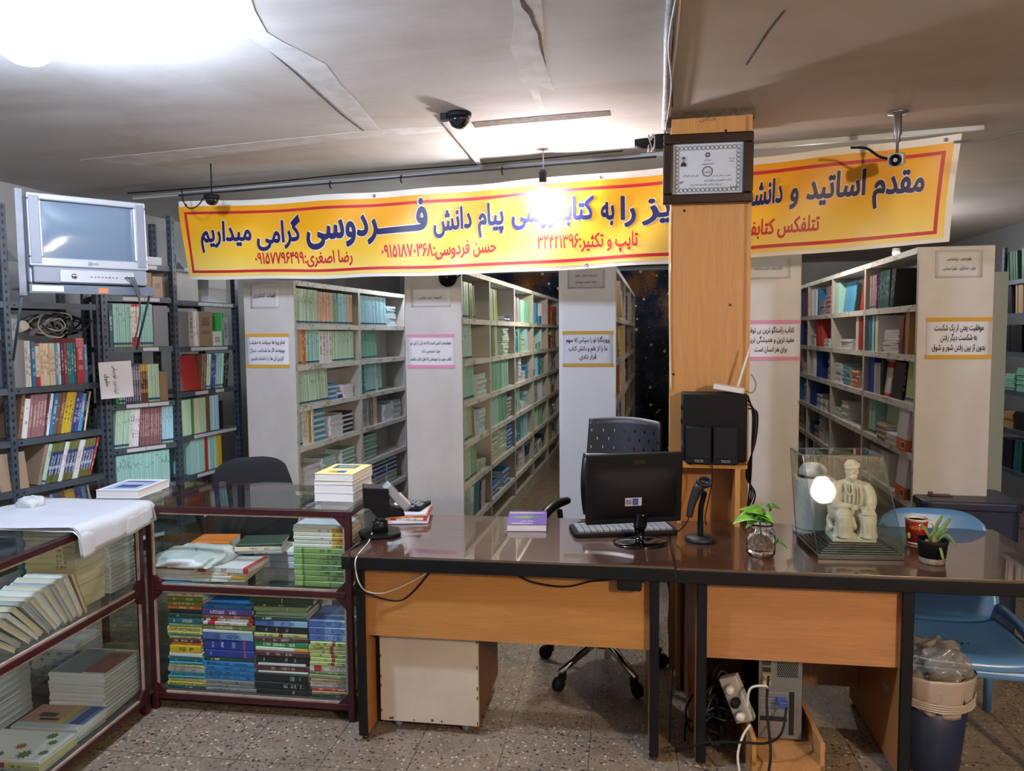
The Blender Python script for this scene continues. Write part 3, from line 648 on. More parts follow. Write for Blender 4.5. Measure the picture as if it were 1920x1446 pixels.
# ------------------------------------------------------------------ books
def pages_mat(name, c, c2):
    m = mat(name, c, .85); n = N(m); g = n.tc.outputs['Object']
    n.color(n.mix(n.math('MULTIPLY', n.math('GREATER_THAN', n.noise(n.mapv(g, (900, 1.5, 1.5)), 1, 2), .55), .5), c, c2)); return m
PG_W = pages_mat('pages_white', '#d6d3cf', '#b3b0ac'); PG_C = pages_mat('pages_cream', '#cdc3ae', '#a2957a'); PG_G = pages_mat('pages_grey', '#a9a8ac', '#85848a')
_sty = {}
def style(key, word, base, ink=None, bands=(), front=None, rough=.4, pages=None, lo=.24, hi=.84, dens=.5):
    _sty[key] = (word, (base, ink, bands, front, rough, lo, hi, dens), pages or PG_W)
def cover_mat(key):
    nm = 'cover_'+key
    if nm in _mats: return _mats[nm]
    base, ink, bands, front, rough, lo, hi, dens = _sty[key][1]
    m = mat(nm, base, rough); n = N(m); g = n.sep(n.tc.outputs['Generated']); o = n.sep(n.tc.outputs['Object'])
    c = n.ramp(g[2], [(0, bands[0][1] if bands and bands[0][0] == 0 else base)] + [b for b in bands if b[0] > 0], True) if bands else None
    inf = n.new('ObjectInfo'); rv = inf.outputs['Random']
    src = c if c is not None else n.ramp(g[2], [(0, base), (1, base)])
    hs = n.new('HueSaturation'); n.l(src, hs.inputs['Color']); n.l(n.math('ADD', .98, n.math('MULTIPLY', rv, .22)), hs.inputs['Value']); src = hs.outputs[0]
    if ink:
        cx = n.math('LESS_THAN', n.math('ABSOLUTE', n.math('SUBTRACT', g[0], .5)), .26)
        sp = n.math('LESS_THAN', o[1], .0004)
        zz = n.math('MULTIPLY', n.math('GREATER_THAN', g[2], lo), n.math('LESS_THAN', g[2], hi))
        seed = n.math('MULTIPLY', rv, 37.)
        v = n.comb(n.math('MULTIPLY', o[0], 260.), seed, n.math('MULTIPLY', o[2], 320.))
        v2 = n.comb(seed, 0., n.math('MULTIPLY', o[2], 34.))
        k = n.math('MULTIPLY', n.math('GREATER_THAN', n.noise(v, 1, 2, .6), .5), n.math('GREATER_THAN', n.noise(v2, 1, 1), 1-dens))
        src = n.mix(n.math('MULTIPLY', n.math('MULTIPLY', k, cx), n.math('MULTIPLY', sp, zz)), src, ink)
    if front:                                                     # printed block on the front cover
        c1, (y0, y1), (z0, z1) = front
        def rng(q, a, b): return n.math('MULTIPLY', n.math('GREATER_THAN', q, a), n.math('LESS_THAN', q, b))
        out = n.math('GREATER_THAN', n.math('ABSOLUTE', n.math('SUBTRACT', g[0], .5)), .49)
        src = n.mix(n.math('MULTIPLY', out, n.math('MULTIPLY', rng(g[1], y0, y1), rng(g[2], z0, z1))), src, c1)
    n.color(src); return m
G_ = '#a9c9b0'
PNU = lambda top, low='#9fb48a', navy='#2f4f86': [(0, low), (.045, navy), (.10, top)]
for k, w, top in (('pnug', 'pale green', '#b3d0b6'), ('pnut', 'turquoise', '#9ccac2'), ('pnub', 'pale blue', '#a4ccd8'), ('pnuo', 'salmon', '#d9b294'), ('pnuc', 'cream', '#cdb794'), ('pnud', 'deep green', '#7fb49c'), ('pnum', 'mauve', '#a58d8f'), ('pnuy', 'yellow green', '#adc08c')):
    style(k, w, top, '#4f6a63' if k in ('pnug','pnut','pnub','pnud') else '#6d4a38', PNU(top), lo=.58, hi=.92, dens=.45)
style('white', 'white', '#d8d8d6', '#8c4a30'); style('whiter', 'white red-footed', '#d9d6d0', '#b5722c', [(0, '#b32c28'), (.22, '#d9d6d0'), (.93, '#b8423a')]); style('creamo', 'cream', '#d8cbb4', '#a4642c')
style('blue', 'blue', '#2c74a8', '#dfe6ea'); style('lblue', 'sky blue', '#4d96c4', '#e8eef2'); style('teal', 'teal', '#2c7f86', '#d7e2e0'); style('dteal', 'dark teal', '#24606a', '#c8d0d0'); style('purple', 'purple', '#4f3f7c', '#d8cfe4')
style('red', 'red', '#a8322f', '#ecd9c9'); style('bigred', 'thick rose red', '#b2414a', '#e6c0c0', [(0, '#a83440'), (.8, '#c46a70')]); style('navy', 'navy', '#263f86', '#d8dcec'); style('brown', 'brown', '#74543c', '#caa882'); style('tan', 'tan', '#97816a', '#54412e')
style('yellow', 'yellow', '#cfae2c', '#221c10'); style('green', 'green', '#3c8f45', '#dfeee0'); style('dgreen', 'dark green', '#2b4a3a', '#c5d2c4'); style('olive', 'olive', '#757a3c', '#dadab0'); style('dark', 'black', '#1c1d24', '#b6b6c0'); style('maroon', 'maroon', '#5e3340', '#d9c7b0')
style('grey', 'grey', '#83868c', '#3c3e44'); style('lgrey', 'light grey', '#a9abb0', '#5a5c60'); style('board', 'brown cardboard', '#846a4e'); style('gbox', 'plain grey', '#77797d'); style('orange', 'orange', '#c9702c', '#f2e2c8')
style('patt', 'navy and olive patterned', '#2b3a5e', '#cfd6e4', [(0,'#5d6034'),(.2,'#1f2c54'),(.34,'#8fa0bc'),(.42,'#1f2c54'),(.6,'#26386a'),(.78,'#6a6d38')], dens=.7, lo=.2, hi=.7)
style('multi', 'violet-grey patterned', '#6f6c8c', '#c8c4d8', [(0,'#4c4a6c'),(.2,'#77748e'),(.4,'#565478'),(.6,'#8d88a0'),(.85,'#5c5a80')], dens=.8, lo=.05, hi=.95)
style('goldm', 'gold and brown banded', '#7c5a3a', '#c9a35a', [(0,'#6a4630'),(.25,'#a8803c'),(.35,'#5d4030'),(.6,'#7c5a4a'),(.82,'#c29a34')])
style('mauve', 'dusty mauve', '#8a6264', '#d9bcae', dens=.6); style('creamk', 'cream kraft', '#d3c9a0', '#3c3420', [(0, '#d3c9a0'), (.88, '#2c4f9a'), (.93, '#4f7f3f')], pages=PG_C, lo=.16, hi=.34)
style('wred', 'white with red bars', '#d3d3d6', '#a8302c', pages=PG_C, dens=.42); style('kraft', 'kraft', '#a98250', '#4c3a22', pages=PG_C); style('white2', 'plain white', '#d2d3da', pages=PG_G)
style('limey', 'lime and black titled', '#b7c07c', '#3c2c20', [(0, '#b7c07c'), (.45, '#8c3a30'), (.53, '#b7c07c')], dens=.45, lo=.12, hi=.9); style('skyprint', 'blue sky printed', '#6f97c4', '#2c4488', [(0,'#8fb8d8'),(.3,'#6f8fc4'),(.65,'#4a68ac')]); style('ylab', 'pale yellow lettered', '#cdbf6c', '#2c2818', dens=.75, lo=.05, hi=.95)
style('aqua', 'aqua lettered', '#4a9cb4', '#1c2c3c', dens=.75, lo=.05, hi=.95); style('rblue', 'royal blue', '#2e3f96', '#d8dcf0', [(0,'#2e3f96'),(.17,'#b04a58'),(.21,'#2e3f96')], dens=.4, lo=.35, hi=.92); style('brightblue', 'bright blue', '#2f7cc4', '#16305c', dens=.55, lo=.1, hi=.92)
style('blackb', 'black lettered', '#22252b', '#b9bcc4', dens=.4, lo=.08, hi=.92); style('grn2', 'emerald', '#2c8a50', '#e4efe2', dens=.6); style('sage', 'sage green', '#7d8a6c', '#e0e2d0', dens=.4, lo=.05, hi=.7); style('moss', 'dark moss', '#34473a', '#d6dccf', dens=.4, lo=.06, hi=.9)
style('lime8', 'leaf green', '#86a263', '#22301a', [(0,'#7f9c5c'),(.80,'#55703a'),(.84,'#8fac6c')], dens=.5, lo=.06, hi=.5); style('whitey', 'white orange-ended', '#d6d4cf', '#33302c', [(0,'#c79c3c'),(.26,'#d6d4cf')], dens=.4, lo=.08, hi=.7)
style('cinn', 'rust brown', '#8c5340', '#e4cdb8'); style('pred', 'white and red', '#cfcfd0', '#b22a30', [(0,'#b83038'),(.08,'#cfcfd0'),(.75,'#b83038'),(.9,'#cfcfd0')])
style('bk_pu', 'purple', '#5b3f8f', '#e8e4f0', pages=PG_W); style('ybk', 'pale yellow', '#d9c982', None, pages=PG_W)

_bm = {}
def book_meshes(key, th, h, d, split, pages=None):
    th, h, d = round(th, 4), round(h, 3), round(d, 3); k = (key, th, h, d, split, pages)
    if k in _bm: return _bm[k]
    t = .0014 if th < .05 else .0025; q = .002
    cv = cover_mat(key); pg = pages or _sty[key][2]; a = MB()
    c = min(.003, th*.2); a.prism([(-th/2+c,0),(th/2-c,0),(th/2,c),(th/2,c+t),(-th/2,c+t),(-th/2,c)], 0, h); a.box(-th/2, -th/2+t, c+t, d, 0, h); a.box(th/2-t, th/2, c+t, d, 0, h)
    b = MB() if split else a; m = 0 if split else 1
    b.box(-th/2+t, th/2-t, t+c, d-q, q, h-q, m)
    _bm[k] = (a.mesh('book', [cv] if split else [cv, pg]), b.mesh('page_block', [pg]) if split else None)
    return _bm[k]
NB = [0]; MASS = [False]; dist = MB(); ms = list(_sty); mi = {k: i for i, k in enumerate(ms)}
def book(key, th, h, d, M, label, group=None, split=False, noun='book', pages=None):
    if MASS[0]: dist.box(-th/2, th/2, 0, d, 0, h, mi[key], M); dist.box(-th/2+.0014, th/2-.0014, .002, d+.0004, -.0004, h+.0004, mi['white2'], M); return None
    if key.startswith('pnu') and noun == 'book': noun = 'textbook'; label = label.replace(' book', ' textbook')
    label = label.replace(' the ', ' ')
    me, pb = book_meshes(key, th, h, d, split, pages)
    o = bpy.data.objects.new(noun.replace(' ', '_'), me); COL.objects.link(o); o.matrix_world = M; NB[0] += 1
    tag(o, label, 'book' if noun == 'textbook' else noun, group)
    if pb: c = bpy.data.objects.new('page_block', pb); COL.objects.link(c); c.parent = o
    return o
ORD = ['first','second','third','fourth','fifth','sixth','seventh','eighth','ninth','tenth','eleventh','twelfth','thirteenth','fourteenth','fifteenth','sixteenth','seventeenth','eighteenth','nineteenth','twentieth','twenty-first','twenty-second']
def row(F, z, items, where, x0=.01, yin=.015, jit=.006, W=None, noun='book', split=False, seed=None):
    """items: (style, count, thickness, height, depth, lean in degrees); where: e.g. 'top shelf of the leftmost white bookcase'"""
    r = random.Random(sum(map(ord, where))); x = x0; g = 0; pl = 0
    for it in items:
        if it[0] == 'gap': x += it[1]; continue
        key, n, th, h, d, lean = (list(it) + [0])[:6]; word = _sty[key][0]; la = R(lean); g += 1
        lab = f'{word} {noun}, {ORD[g-1]} kind from left, {where}' if n == 1 else f'{word} {noun}, {ORD[g-1]} run from left, {where}'
        grp = None if n == 1 else f'{word} books, run {g}, {where}'
        if W and x > W: break
        if pl > la: x += h*(math.tan(pl)-math.tan(la))
        pl = la
        for i in range(n):
            pitch = th/math.cos(la)
            if W and x+pitch+max(h*math.sin(la), 0) > W+.012: break
            if lean >= 0: Mm = T(x+pitch, yin + r.uniform(0, jit), z) @ RY(la) @ T(-th/2, 0, .0004)
            else: Mm = T(x, yin + r.uniform(0, jit), z) @ RY(la) @ T(th/2, 0, .0004)
            book(key, th-.0006, h, d, F @ Mm, lab, grp, split, noun); x += pitch
ID = Matrix.Identity(4)
LIE = Matrix(((0,0,-1,0),(0,1,0,0),(1,0,0,0),(0,0,0,1)))
def stack(F, x, y, z, items, where, jit=.008, rot=2.0, seed=1, split=True, noun='book', dy=0, flip=False):
    """books lying flat, spine toward -y of F; items from the bottom: (style, thickness, length, depth[, turn])"""
    r = random.Random(seed); n = len(items); zz = z; objs = []
    for i, it in enumerate(items):
        key, th, h, d = it[:4]; turn = it[4] if len(it) > 4 else 0; k = n-1-i; fl = T(0, d, 0) @ RZ(math.pi) if flip else ID
        pos = 'topmost' if k == 0 else 'bottommost' if i == 0 else (f'{ORD[k]} from the top' if k < len(ORD) else f'{ORD[i]} from the bottom')
        Mm = T(x + r.uniform(-jit, jit), y + r.uniform(-jit, jit)*.6 + dy*i, zz + th/2) @ RZ(R(turn + r.uniform(-rot, rot))) @ fl @ LIE @ T(0, 0, -h/2)
        objs.append(book(key, th-.0005, h, d, F @ Mm, f'{_sty[key][0]} {noun}, {pos} in {where}', None, split, noun, it[5] if len(it) > 5 else None)); zz += th
    return objs, zz
ID = Matrix.Identity(4)

# ---- near grey rack (bay with the television) and the bay left of it
f, w = FA[1]
row(f, 1.331, [('gbox',1,.062,.255,.18),('white',2,.017,.25,.17),('blue',1,.024,.245,.17),('whiter',1,.024,.235,.17),('creamo',5,.0185,.235,.17),('lblue',1,.017,.235,.17),('creamo',1,.017,.235,.17),('purple',1,.016,.23,.17),('red',1,.018,.235,.17),('teal',3,.0145,.235,.17),('dteal',1,.018,.235,.17),('bigred',1,.052,.262,.19),('lblue',1,.02,.225,.16)], 'the upper shelf of the near grey rack', .012, W=w)
row(f, 1.052, [('brown',1,.02,.24,.17,9),('white',1,.03,.215,.17,9),('mauve',5,.019,.235,.17,9),('maroon',1,.012,.235,.17,10),('white',1,.018,.235,.17,11),('blue',1,.022,.235,.17,12),('brown',2,.023,.235,.17,12),('yellow',3,.020,.235,.17,13),('navy',1,.022,.235,.17,13),('purple',1,.018,.23,.17,13),('lblue',1,.024,.22,.17,12),('dark',1,.014,.23,.17,12),('creamo',1,.012,.23,.17,12)], 'the middle shelf of the near grey rack', .012, W=w)
row(f, .783, [('gap',.10),('tan',1,.02,.225,.17,15),('pnug',1,.022,.225,.17,15),('patt',4,.018,.225,.17,16),('white',2,.013,.225,.17,16),('patt',3,.019,.225,.17,16),('white',3,.011,.225,.17,17),('patt',4,.018,.225,.17,17),('red',1,.012,.23,.17,18)], 'the lower shelf of the near grey rack', .008, W=w)
book('tan', .012, .2, .15, f @ T(.05, .02, .7845) @ RX(R(-8)) @ RZ(R(90)) @ T(0, -.01, 0) , 'tan book standing face outward on the lower shelf of the near rack', noun='book')
f, w = FA[0]; MASS[0] = True
for z, its, nm in ((1.331, [('gap',.33),('navy',3,.02,.23,.17),('white',3,.02,.235,.17),('gbox',1,.03,.24,.17)], 'upper'), (1.052, [('gap',.3),('pnut',8,.02,.24,.17)], 'middle'), (.783, [('gap',.36),('lgrey',5,.02,.23,.17,6)], 'lower')):
    row(f, z, its, f'the {nm} shelf of the leftmost rack bay', .02, W=w)
MASS[0] = False
# ---- middle rack
f, w = FB[0]
row(f, 1.537, [('dteal',1,.024,.22,.17),('pnut',9,.0125,.26,.18),('whiter',3,.0165,.262,.18),('pnut',7,.0125,.262,.18),('gbox',1,.10,.255,.19)], 'the upper shelf of the middle rack', .012, W=w)
row(f, 1.19, [('dark',1,.02,.16,.14),('green',1,.02,.17,.16),('pnut',3,.0125,.23,.17),('multi',7,.0145,.235,.17),('goldm',3,.015,.235,.17),('pnug',6,.0125,.235,.17),('board',1,.055,.185,.19)], 'the second shelf of the middle rack', .012, W=w)
row(f, .918, [('pnug',7,.0125,.235,.17,5),('white',4,.0155,.235,.17,5),('mauve',11,.0125,.235,.17,3),('pnub',6,.0125,.235,.17,1),('board',1,.05,.19,.19)], 'the third shelf of the middle rack', .012, W=w)
row(f, .64, [('pnut',22,.0155,.235,.17)], 'the low shelf of the middle rack behind the counter', .02, W=w)
row(f, 1.845, [('board',1,.09,.15,.2),('tan',1,.07,.13,.2),('gap',.03),('lgrey',1,.09,.12,.2)], 'the high shelf of the middle rack', .2, W=w, noun='box file')
row(f, 2.045, [('gap',.02),('grey',1,.09,.06,.2),('gap',.03),('lgrey',1,.12,.05,.2)], 'the topmost shelf of the middle rack', .1, W=w, noun='box file')
# ---- far rack
f, w = FC[0]
row(f, 1.53, [('gbox',1,.11,.225,.2),('lgrey',1,.05,.225,.19),('white',3,.017,.235,.18),('tan',1,.15,.235,.2),('white',1,.10,.1,.18),('green',1,.02,.23,.17),('lgrey',1,.06,.2,.18)], 'the upper shelf of the far grey rack', .012, W=w)
row(f, 1.235, [('gap',.22),('brown',2,.02,.24,.17,6),('pnug',3,.016,.24,.17,6),('navy',3,.018,.235,.17,7),('pnut',4,.022,.24,.17,7),('dark',3,.02,.24,.17,7)], 'the second shelf of the far grey rack', .012, W=w)
book('red', .03, .235, .18, f @ T(.21, .02, 1.238) @ RX(R(-10)) @ RZ(R(90)) @ T(0, 0, 0), 'large red hardback with a black emblem facing outward on the far grey rack')
eb = MB(); eb.prism([(.026*math.cos(a*.5)*(1+.25*math.sin(a*3)), .028*math.sin(a*.5)*(1+.2*math.cos(a*2))) for a in range(13)], 0, .001)
MASS[0] = True
row(f, .946, [('pnug',1,.10,.235,.18),('green',1,.03,.24,.17),('creamo',2,.022,.235,.17),('pnug',4,.02,.235,.17),('brown',2,.024,.24,.17),('pnub',6,.016,.24,.17),('dark',2,.02,.2,.17)], 'the third shelf of the far grey rack', .012, W=w)
row(f, .68, [('gap',.08),('pnut',9,.016,.235,.17),('red',2,.018,.24,.17),('pnut',6,.016,.235,.17),('yellow',2,.03,.23,.17)], 'the low shelf of the far grey rack behind the office chair', .012, W=w)
MASS[0] = False
for i, (x, ww) in enumerate(((.03,.22),(.36,.2))):
    o = MB().box(x, x+ww, .03, .27, 1.831, 2.03 if i else 2.035).build('storage_box', mat('white_carton', '#c9cdd0', .7), bevel=.004, M=f)
    tag(o, ['white storage box high on the far rack next to the middle rack', 'white storage box high on the far rack next to the leftmost bookcase'][i], 'box')

# ---- leftmost bookcase: two bays of thin textbooks
TB = dict(noun='textbook')
f, w = F1[0]; W1 = 'shelf, near bay, leftmost bookcase'
row(f, 1.672, [('pnug',13,.0255,.245,.165,-1),('pnuo',9,.026,.238,.165,-2),('pnud',3,.024,.24,.165,-3),('pnub',6,.026,.24,.165),('pnuc',4,.026,.24,.165)], 'top '+W1, W=w, **TB)
row(f, 1.392, [('pnuc',3,.028,.245,.165),('orange',2,.028,.245,.165),('pnut',7,.027,.243,.165,-1),('white',4,.05,.235,.165),('pnug',16,.0235,.235,.165)], 'second '+W1, W=w, **TB)
row(f, 1.112, [('pnug',17,.026,.243,.165,-5)], 'third '+W1, W=w, **TB)
row(f, .833, [('pnut',2,.025,.24,.165,-3),('white',3,.026,.24,.165,-3),('ylab',2,.025,.24,.165,-2),('white',1,.03,.24,.165)], 'fourth '+W1, W=w, **TB)
def flat_pile(F, x, y, z, n, key, th, h, d, where, seed=1, ends=True, noun='textbook', turn=0, mass=True):
    was = MASS[0]; MASS[0] = mass
    r = random.Random(seed); grp = f'{_sty[key][0]} {noun}s, {where}'
    for i in range(n):
        k2 = key
        Mm = T(x + r.uniform(-.006,.006), y + r.uniform(-.004,.006), z + th*(i+.5)) @ RZ(R(turn + r.uniform(-3, 3) + (180 if (i % 2 and ends) else 0)))
        Mm = Mm @ (T(0, -d/2, 0)) @ LIE @ T(0, 0, -h/2)
        book(k2, th-.0008, h, d, F @ Mm, f'{_sty[key][0]} {noun} lying in {where}', grp, False, noun)
    MASS[0] = was
flat_pile(f, .76, .11, 1.113, 2, 'navy', .024, .18, .13, 'the short pile on third '+W1, 5, noun='book'); flat_pile(f, .60, .11, 1.113, 7, 'lblue', .017, .15, .12, 'the middle pile on third '+W1, 6, noun='book'); flat_pile(f, .86, .11, 1.113, 4, 'white2', .024, .17, .14, 'the pale pile on third '+W1, 7, noun='book')
flat_pile(f, .34, .10, .834, 11, 'aqua', .0205, .17, .14, 'the blue pile on fourth '+W1, 8, noun='book'); flat_pile(f, .62, .11, .834, 9, 'white2', .0175, .2, .15, 'the white pile on fourth '+W1, 9, noun='book'); flat_pile(f, .83, .11, .834, 9, 'dark', .018, .18, .14, 'the dark pile on fourth '+W1, 10, noun='book')
flat_pile(f, .2, .10, .551, 7, 'white2', .018, .22, .15, 'the white pile on fifth '+W1, 11); flat_pile(f, .48, .10, .551, 9, 'pnut', .016, .2, .15, 'the turquoise pile on fifth '+W1, 12); flat_pile(f, .8, .10, .551, 10, 'pnud', .016, .22, .15, 'the deep green pile on fifth '+W1, 13)
flat_pile(f, .2, .10, .271, 9, 'pnuy', .018, .24, .16, 'the yellow green pile on bottom '+W1, 14)
f, w = F1[1]; W1 = 'shelf, second bay, leftmost bookcase'
row(f, 1.672, [('pnub',22,.0262,.245,.165,-3)], 'top '+W1, W=.74, **TB)
flat_pile(f, .70, .10, 1.673, 8, 'pnub', .022, .22, .16, 'the blue pile on top '+W1, 15)
row(f, 1.392, [('pnud',13,.026,.24,.165,-6)], 'second '+W1, W=w, **TB); row(f, 1.112, [('teal',2,.04,.24,.165,-6),('pnut',8,.026,.24,.165,-7),('white',1,.04,.23,.16,-7),('pnut',4,.025,.24,.165,-8)], 'third '+W1, W=w, **TB)
row(f, .833, [('lgrey',5,.034,.235,.165),('tan',2,.04,.24,.165),('creamo',3,.03,.24,.165,-2)], 'fourth '+W1, W=w, **TB)
flat_pile(f, .62, .10, .834, 6, 'white2', .024, .2, .15, 'the white pile on fourth '+W1, 16, noun='book'); flat_pile(f, .82, .10, .834, 7, 'lgrey', .024, .2, .15, 'the grey pile on fourth '+W1, 17, noun='book')
flat_pile(f, .2, .10, .551, 12, 'pnud', .0175, .24, .16, 'the tall green pile on fifth '+W1, 18)
for i, x in enumerate((.15, .4, .65)): flat_pile(f, x, .10, .271, 12, 'pnud', .0185, .23, .16, ['the left','the middle','the right'][i]+' green pile on bottom '+W1, 19+i)

# ---- second bookcase: first two bays
f, w = F2[0]; W2 = 'shelf, near bay, second bookcase'
row(f, 1.700, [('pnub',6,.022,.25,.165,-1),('pnug',4,.022,.25,.165,-4),('sage',4,.022,.25,.165,-7),('pnud',3,.022,.24,.165,-9)], 'top '+W2, W=w, **TB)
row(f, 1.416, [('pnub',7,.024,.25,.165,-2),('pnug',5,.024,.25,.165,-5)], 'second '+W2, W=w, **TB); row(f, 1.138, [('pnub',2,.024,.25,.165),('pnut',12,.024,.25,.165,-4)], 'third '+W2, W=w, **TB)
flat_pile(f, .62, .10, 1.139, 9, 'pnut', .018, .24, .16, 'the pile on third '+W2, 31)
row(f, .858, [('pnub',4,.026,.245,.165,-2),('pnuy',6,.026,.245,.165,-6),('grey',2,.026,.24,.165,-9)], 'fourth '+W2, W=w, **TB); flat_pile(f, .62, .10, .859, 11, 'pnut', .0165, .2, .15, 'the pile on fourth '+W2, 32)
row(f, .575, [('grn2',2,.028,.245,.165,-1),('pnug',7,.026,.245,.165,-4),('pnud',6,.026,.245,.165,-7)], 'fifth '+W2, W=w, **TB); flat_pile(f, .66, .10, .576, 4, 'pnug', .018, .2, .15, 'the low pile on fifth '+W2, 33)
row(f, .29, [('pnut',7,.026,.22,.165,8),('white',4,.026,.22,.165,8),('aqua',7,.026,.22,.165,9),('navy',2,.026,.21,.165,9),('white',5,.026,.2,.165,9)], 'bottom '+W2, W=w, noun='book')
MASS[0] = True
f, w = F2[1]; W2 = 'shelf, second bay of second bookcase'
row(f, 1.700, [('pnug',7,.025,.25,.165,-3),('pnuy',5,.025,.25,.165,-9)], 'top '+W2, W=w, **TB); flat_pile(f, .78, .10, 1.701, 3, 'navy', .016, .22, .16, 'the low pile on top '+W2, 34)
row(f, 1.416, [('sage',8,.027,.245,.165,-4),('pnug',3,.027,.245,.165,-7)], 'second '+W2, W=w, **TB); flat_pile(f, .68, .10, 1.417, 13, 'pnug', .0175, .24, .16, 'the tall pile on second '+W2, 35)
row(f, 1.138, [('pnud',16,.03,.245,.165,-3),('pnut',9,.03,.245,.165,-4)], 'third '+W2, W=w, **TB); row(f, .858, [('pnut',10,.032,.245,.165,-3),('pnud',12,.03,.24,.165,-6)], 'fourth '+W2, W=w, **TB)
flat_pile(f, .84, .10, .859, 11, 'grey', .017, .2, .15, 'the grey pile on fourth '+W2, 36)
flat_pile(f, .2, .10, .576, 13, 'pnuy', .0185, .26, .16, 'the yellow green pile on fifth '+W2, 37); flat_pile(f, .55, .10, .576, 13, 'pnug', .0185, .26, .16, 'the pale green pile on fifth '+W2, 38); flat_pile(f, .83, .10, .576, 15, 'brightblue', .0175, .22, .16, 'the bright blue pile on fifth '+W2, 39)
flat_pile(f, .25, .10, .291, 5, 'brightblue', .022, .26, .16, 'the near blue pile on bottom '+W2, 40); flat_pile(f, .68, .10, .291, 6, 'brightblue', .022, .26, .16, 'the far blue pile on bottom '+W2, 41)
MASS[0] = False
# ---- rightmost bookcase, near bay and next bay (x runs toward the camera)
f, w = F5[0]; W5 = 'shelf, near bay, rightmost bookcase'
row(f, 1.737, [('pnum',3,.05,.225,.165),('purple',1,.03,.23,.165),('maroon',1,.03,.23,.165),('dteal',8,.028,.235,.165,5),('dark',3,.03,.235,.165,12)], 'top '+W5, .03, W=w, noun='book')
MASS[0] = True
row(f, 1.46, [('blue',2,.03,.235,.165),('pnub',2,.03,.235,.165),('green',1,.035,.235,.165),('white',2,.03,.235,.165),('gap',.42),('red',2,.03,.22,.165,8),('maroon',2,.03,.22,.165,8),('kraft',2,.025,.25,.165,4)], 'second '+W5, .03, W=w, noun='book')
flat_pile(f, .56, .10, 1.461, 9, 'white2', .0155, .28, .18, 'the white pile on second '+W5, 50, noun='book')
row(f, 1.185, [('navy',4,.04,.25,.165),('lgrey',3,.04,.2,.165),('gap',.02),('dark',1,.05,.22,.165),('gap',.0)], 'third '+W5, .03, W=w, noun='book')
MASS[0] = False
book('pred', .012, .24, .17, f @ T(.50, .03, 1.186) @ RX(R(-6)) @ RZ(R(90)), 'white and red book facing outward on third '+W5); book('dark', .012, .22, .21, f @ T(.74, .03, 1.186) @ RX(R(-6)) @ RZ(R(90)), 'black folder facing outward on third '+W5); book('pnuy', .012, .25, .17, f @ T(.98, .03, 1.186) @ RX(R(-4)) @ RZ(R(90)), 'yellow green book facing outward on third '+W5)
row(f, .912, [('kraft',1,.05,.24,.165),('pnut',3,.05,.25,.165,2)], 'fourth '+W5, .03, W=w, noun='book'); book('pnug', .012, .25, .3, f @ T(.62, .06, .913) @ RX(R(-4)) @ RZ(R(90)), 'green wide book facing outward on fourth '+W5)
flat_pile(f, .44, .06, .913, 6, 'tan', .017, .18, .13, 'the tan pile on fourth '+W5, 51, noun='book'); flat_pile(f, .66, .06, .913, 4, 'white2', .016, .18, .13, 'the white pile on fourth '+W5, 52, noun='book')
style('pouch', 'white orange-footed', '#c9c9cc', None, [(0,'#c4602a'),(.24,'#c9c9cc')]); style('pouchb', 'teal blue', '#2d6f90', None)
for z, nm, zz in ((.912, 'fourth', .0), (.637, 'fifth', 0)):
    b_ = book('pouch', .03, .27, .17, f @ T(.96, .0, z+.001) @ RX(R(-5)) @ RZ(R(90)) @ T(0, 0, 0), f'white orange-footed packet with a barcode on {nm} {W5}', noun='packet')
    bc_ = MB(); rr = random.Random(5); q = -.052
    bc_.box(-.056, .0, -.0009, -.0005, .012, .05, 1)
    while q < -.004: ww = rr.uniform(.0015, .004); bc_.box(q, q+ww, -.0013, -.0009, .016, .047); q += ww + rr.uniform(.0015, .003)
    bc_.build('barcode', [INK, PAPER], b_, M=T(-.0152, .02, 0) @ RZ(R(-90)))
book('pouchb', .03, .27, .17, f @ T(1.0, .03, .638) @ RX(R(-3)) @ RZ(R(90)), 'teal blue folder behind the packet on fifth '+W5)
MASS[0] = True
row(f, .637, [('lgrey',6,.04,.2,.16,4),('white',5,.04,.2,.16,6)], 'fifth '+W5, .1, W=.75, noun='book')
MASS[0] = False
f, w = F5[1]; W5 = 'shelf, second bay of rightmost bookcase'
book('lblue', .012, .235, .3, f @ T(.46, .05, 1.738) @ RX(R(-6)) @ RZ(R(90)), 'yellow and blue picture book facing outward on top '+W5); book('red', .012, .235, .2, f @ T(.95, .03, 1.738) @ RX(R(-6)) @ RZ(R(90)), 'red and white book facing outward on top '+W5)
MASS[0] = True
row(f, 1.737, [('pnut',3,.03,.24,.165)], 'top '+W5, .02, W=w, noun='book'); row(f, 1.46, [('gap',.66),('pred',2,.04,.235,.165),('red',2,.05,.235,.165)], 'second '+W5, .02, W=w, noun='book'); flat_pile(f, .48, .08, 1.461, 4, 'white2', .018, .3, .16, 'the white pile on second '+W5, 53, noun='book')
for i, (x, k) in enumerate(((.15,'white2'),(.42,'aqua'),(.70,'orange'))): flat_pile(f, x, .09, 1.186, (10,9,8)[i], k, .0155, .2, .15, ['the left','the middle','the right'][i]+' pile on third '+W5, 54+i, noun='book')
flat_pile(f, .5, .08, .638, 2, 'yellow', .02, .25, .16, 'the yellow pair on fifth '+W5, 58, noun='book')
MASS[0] = False
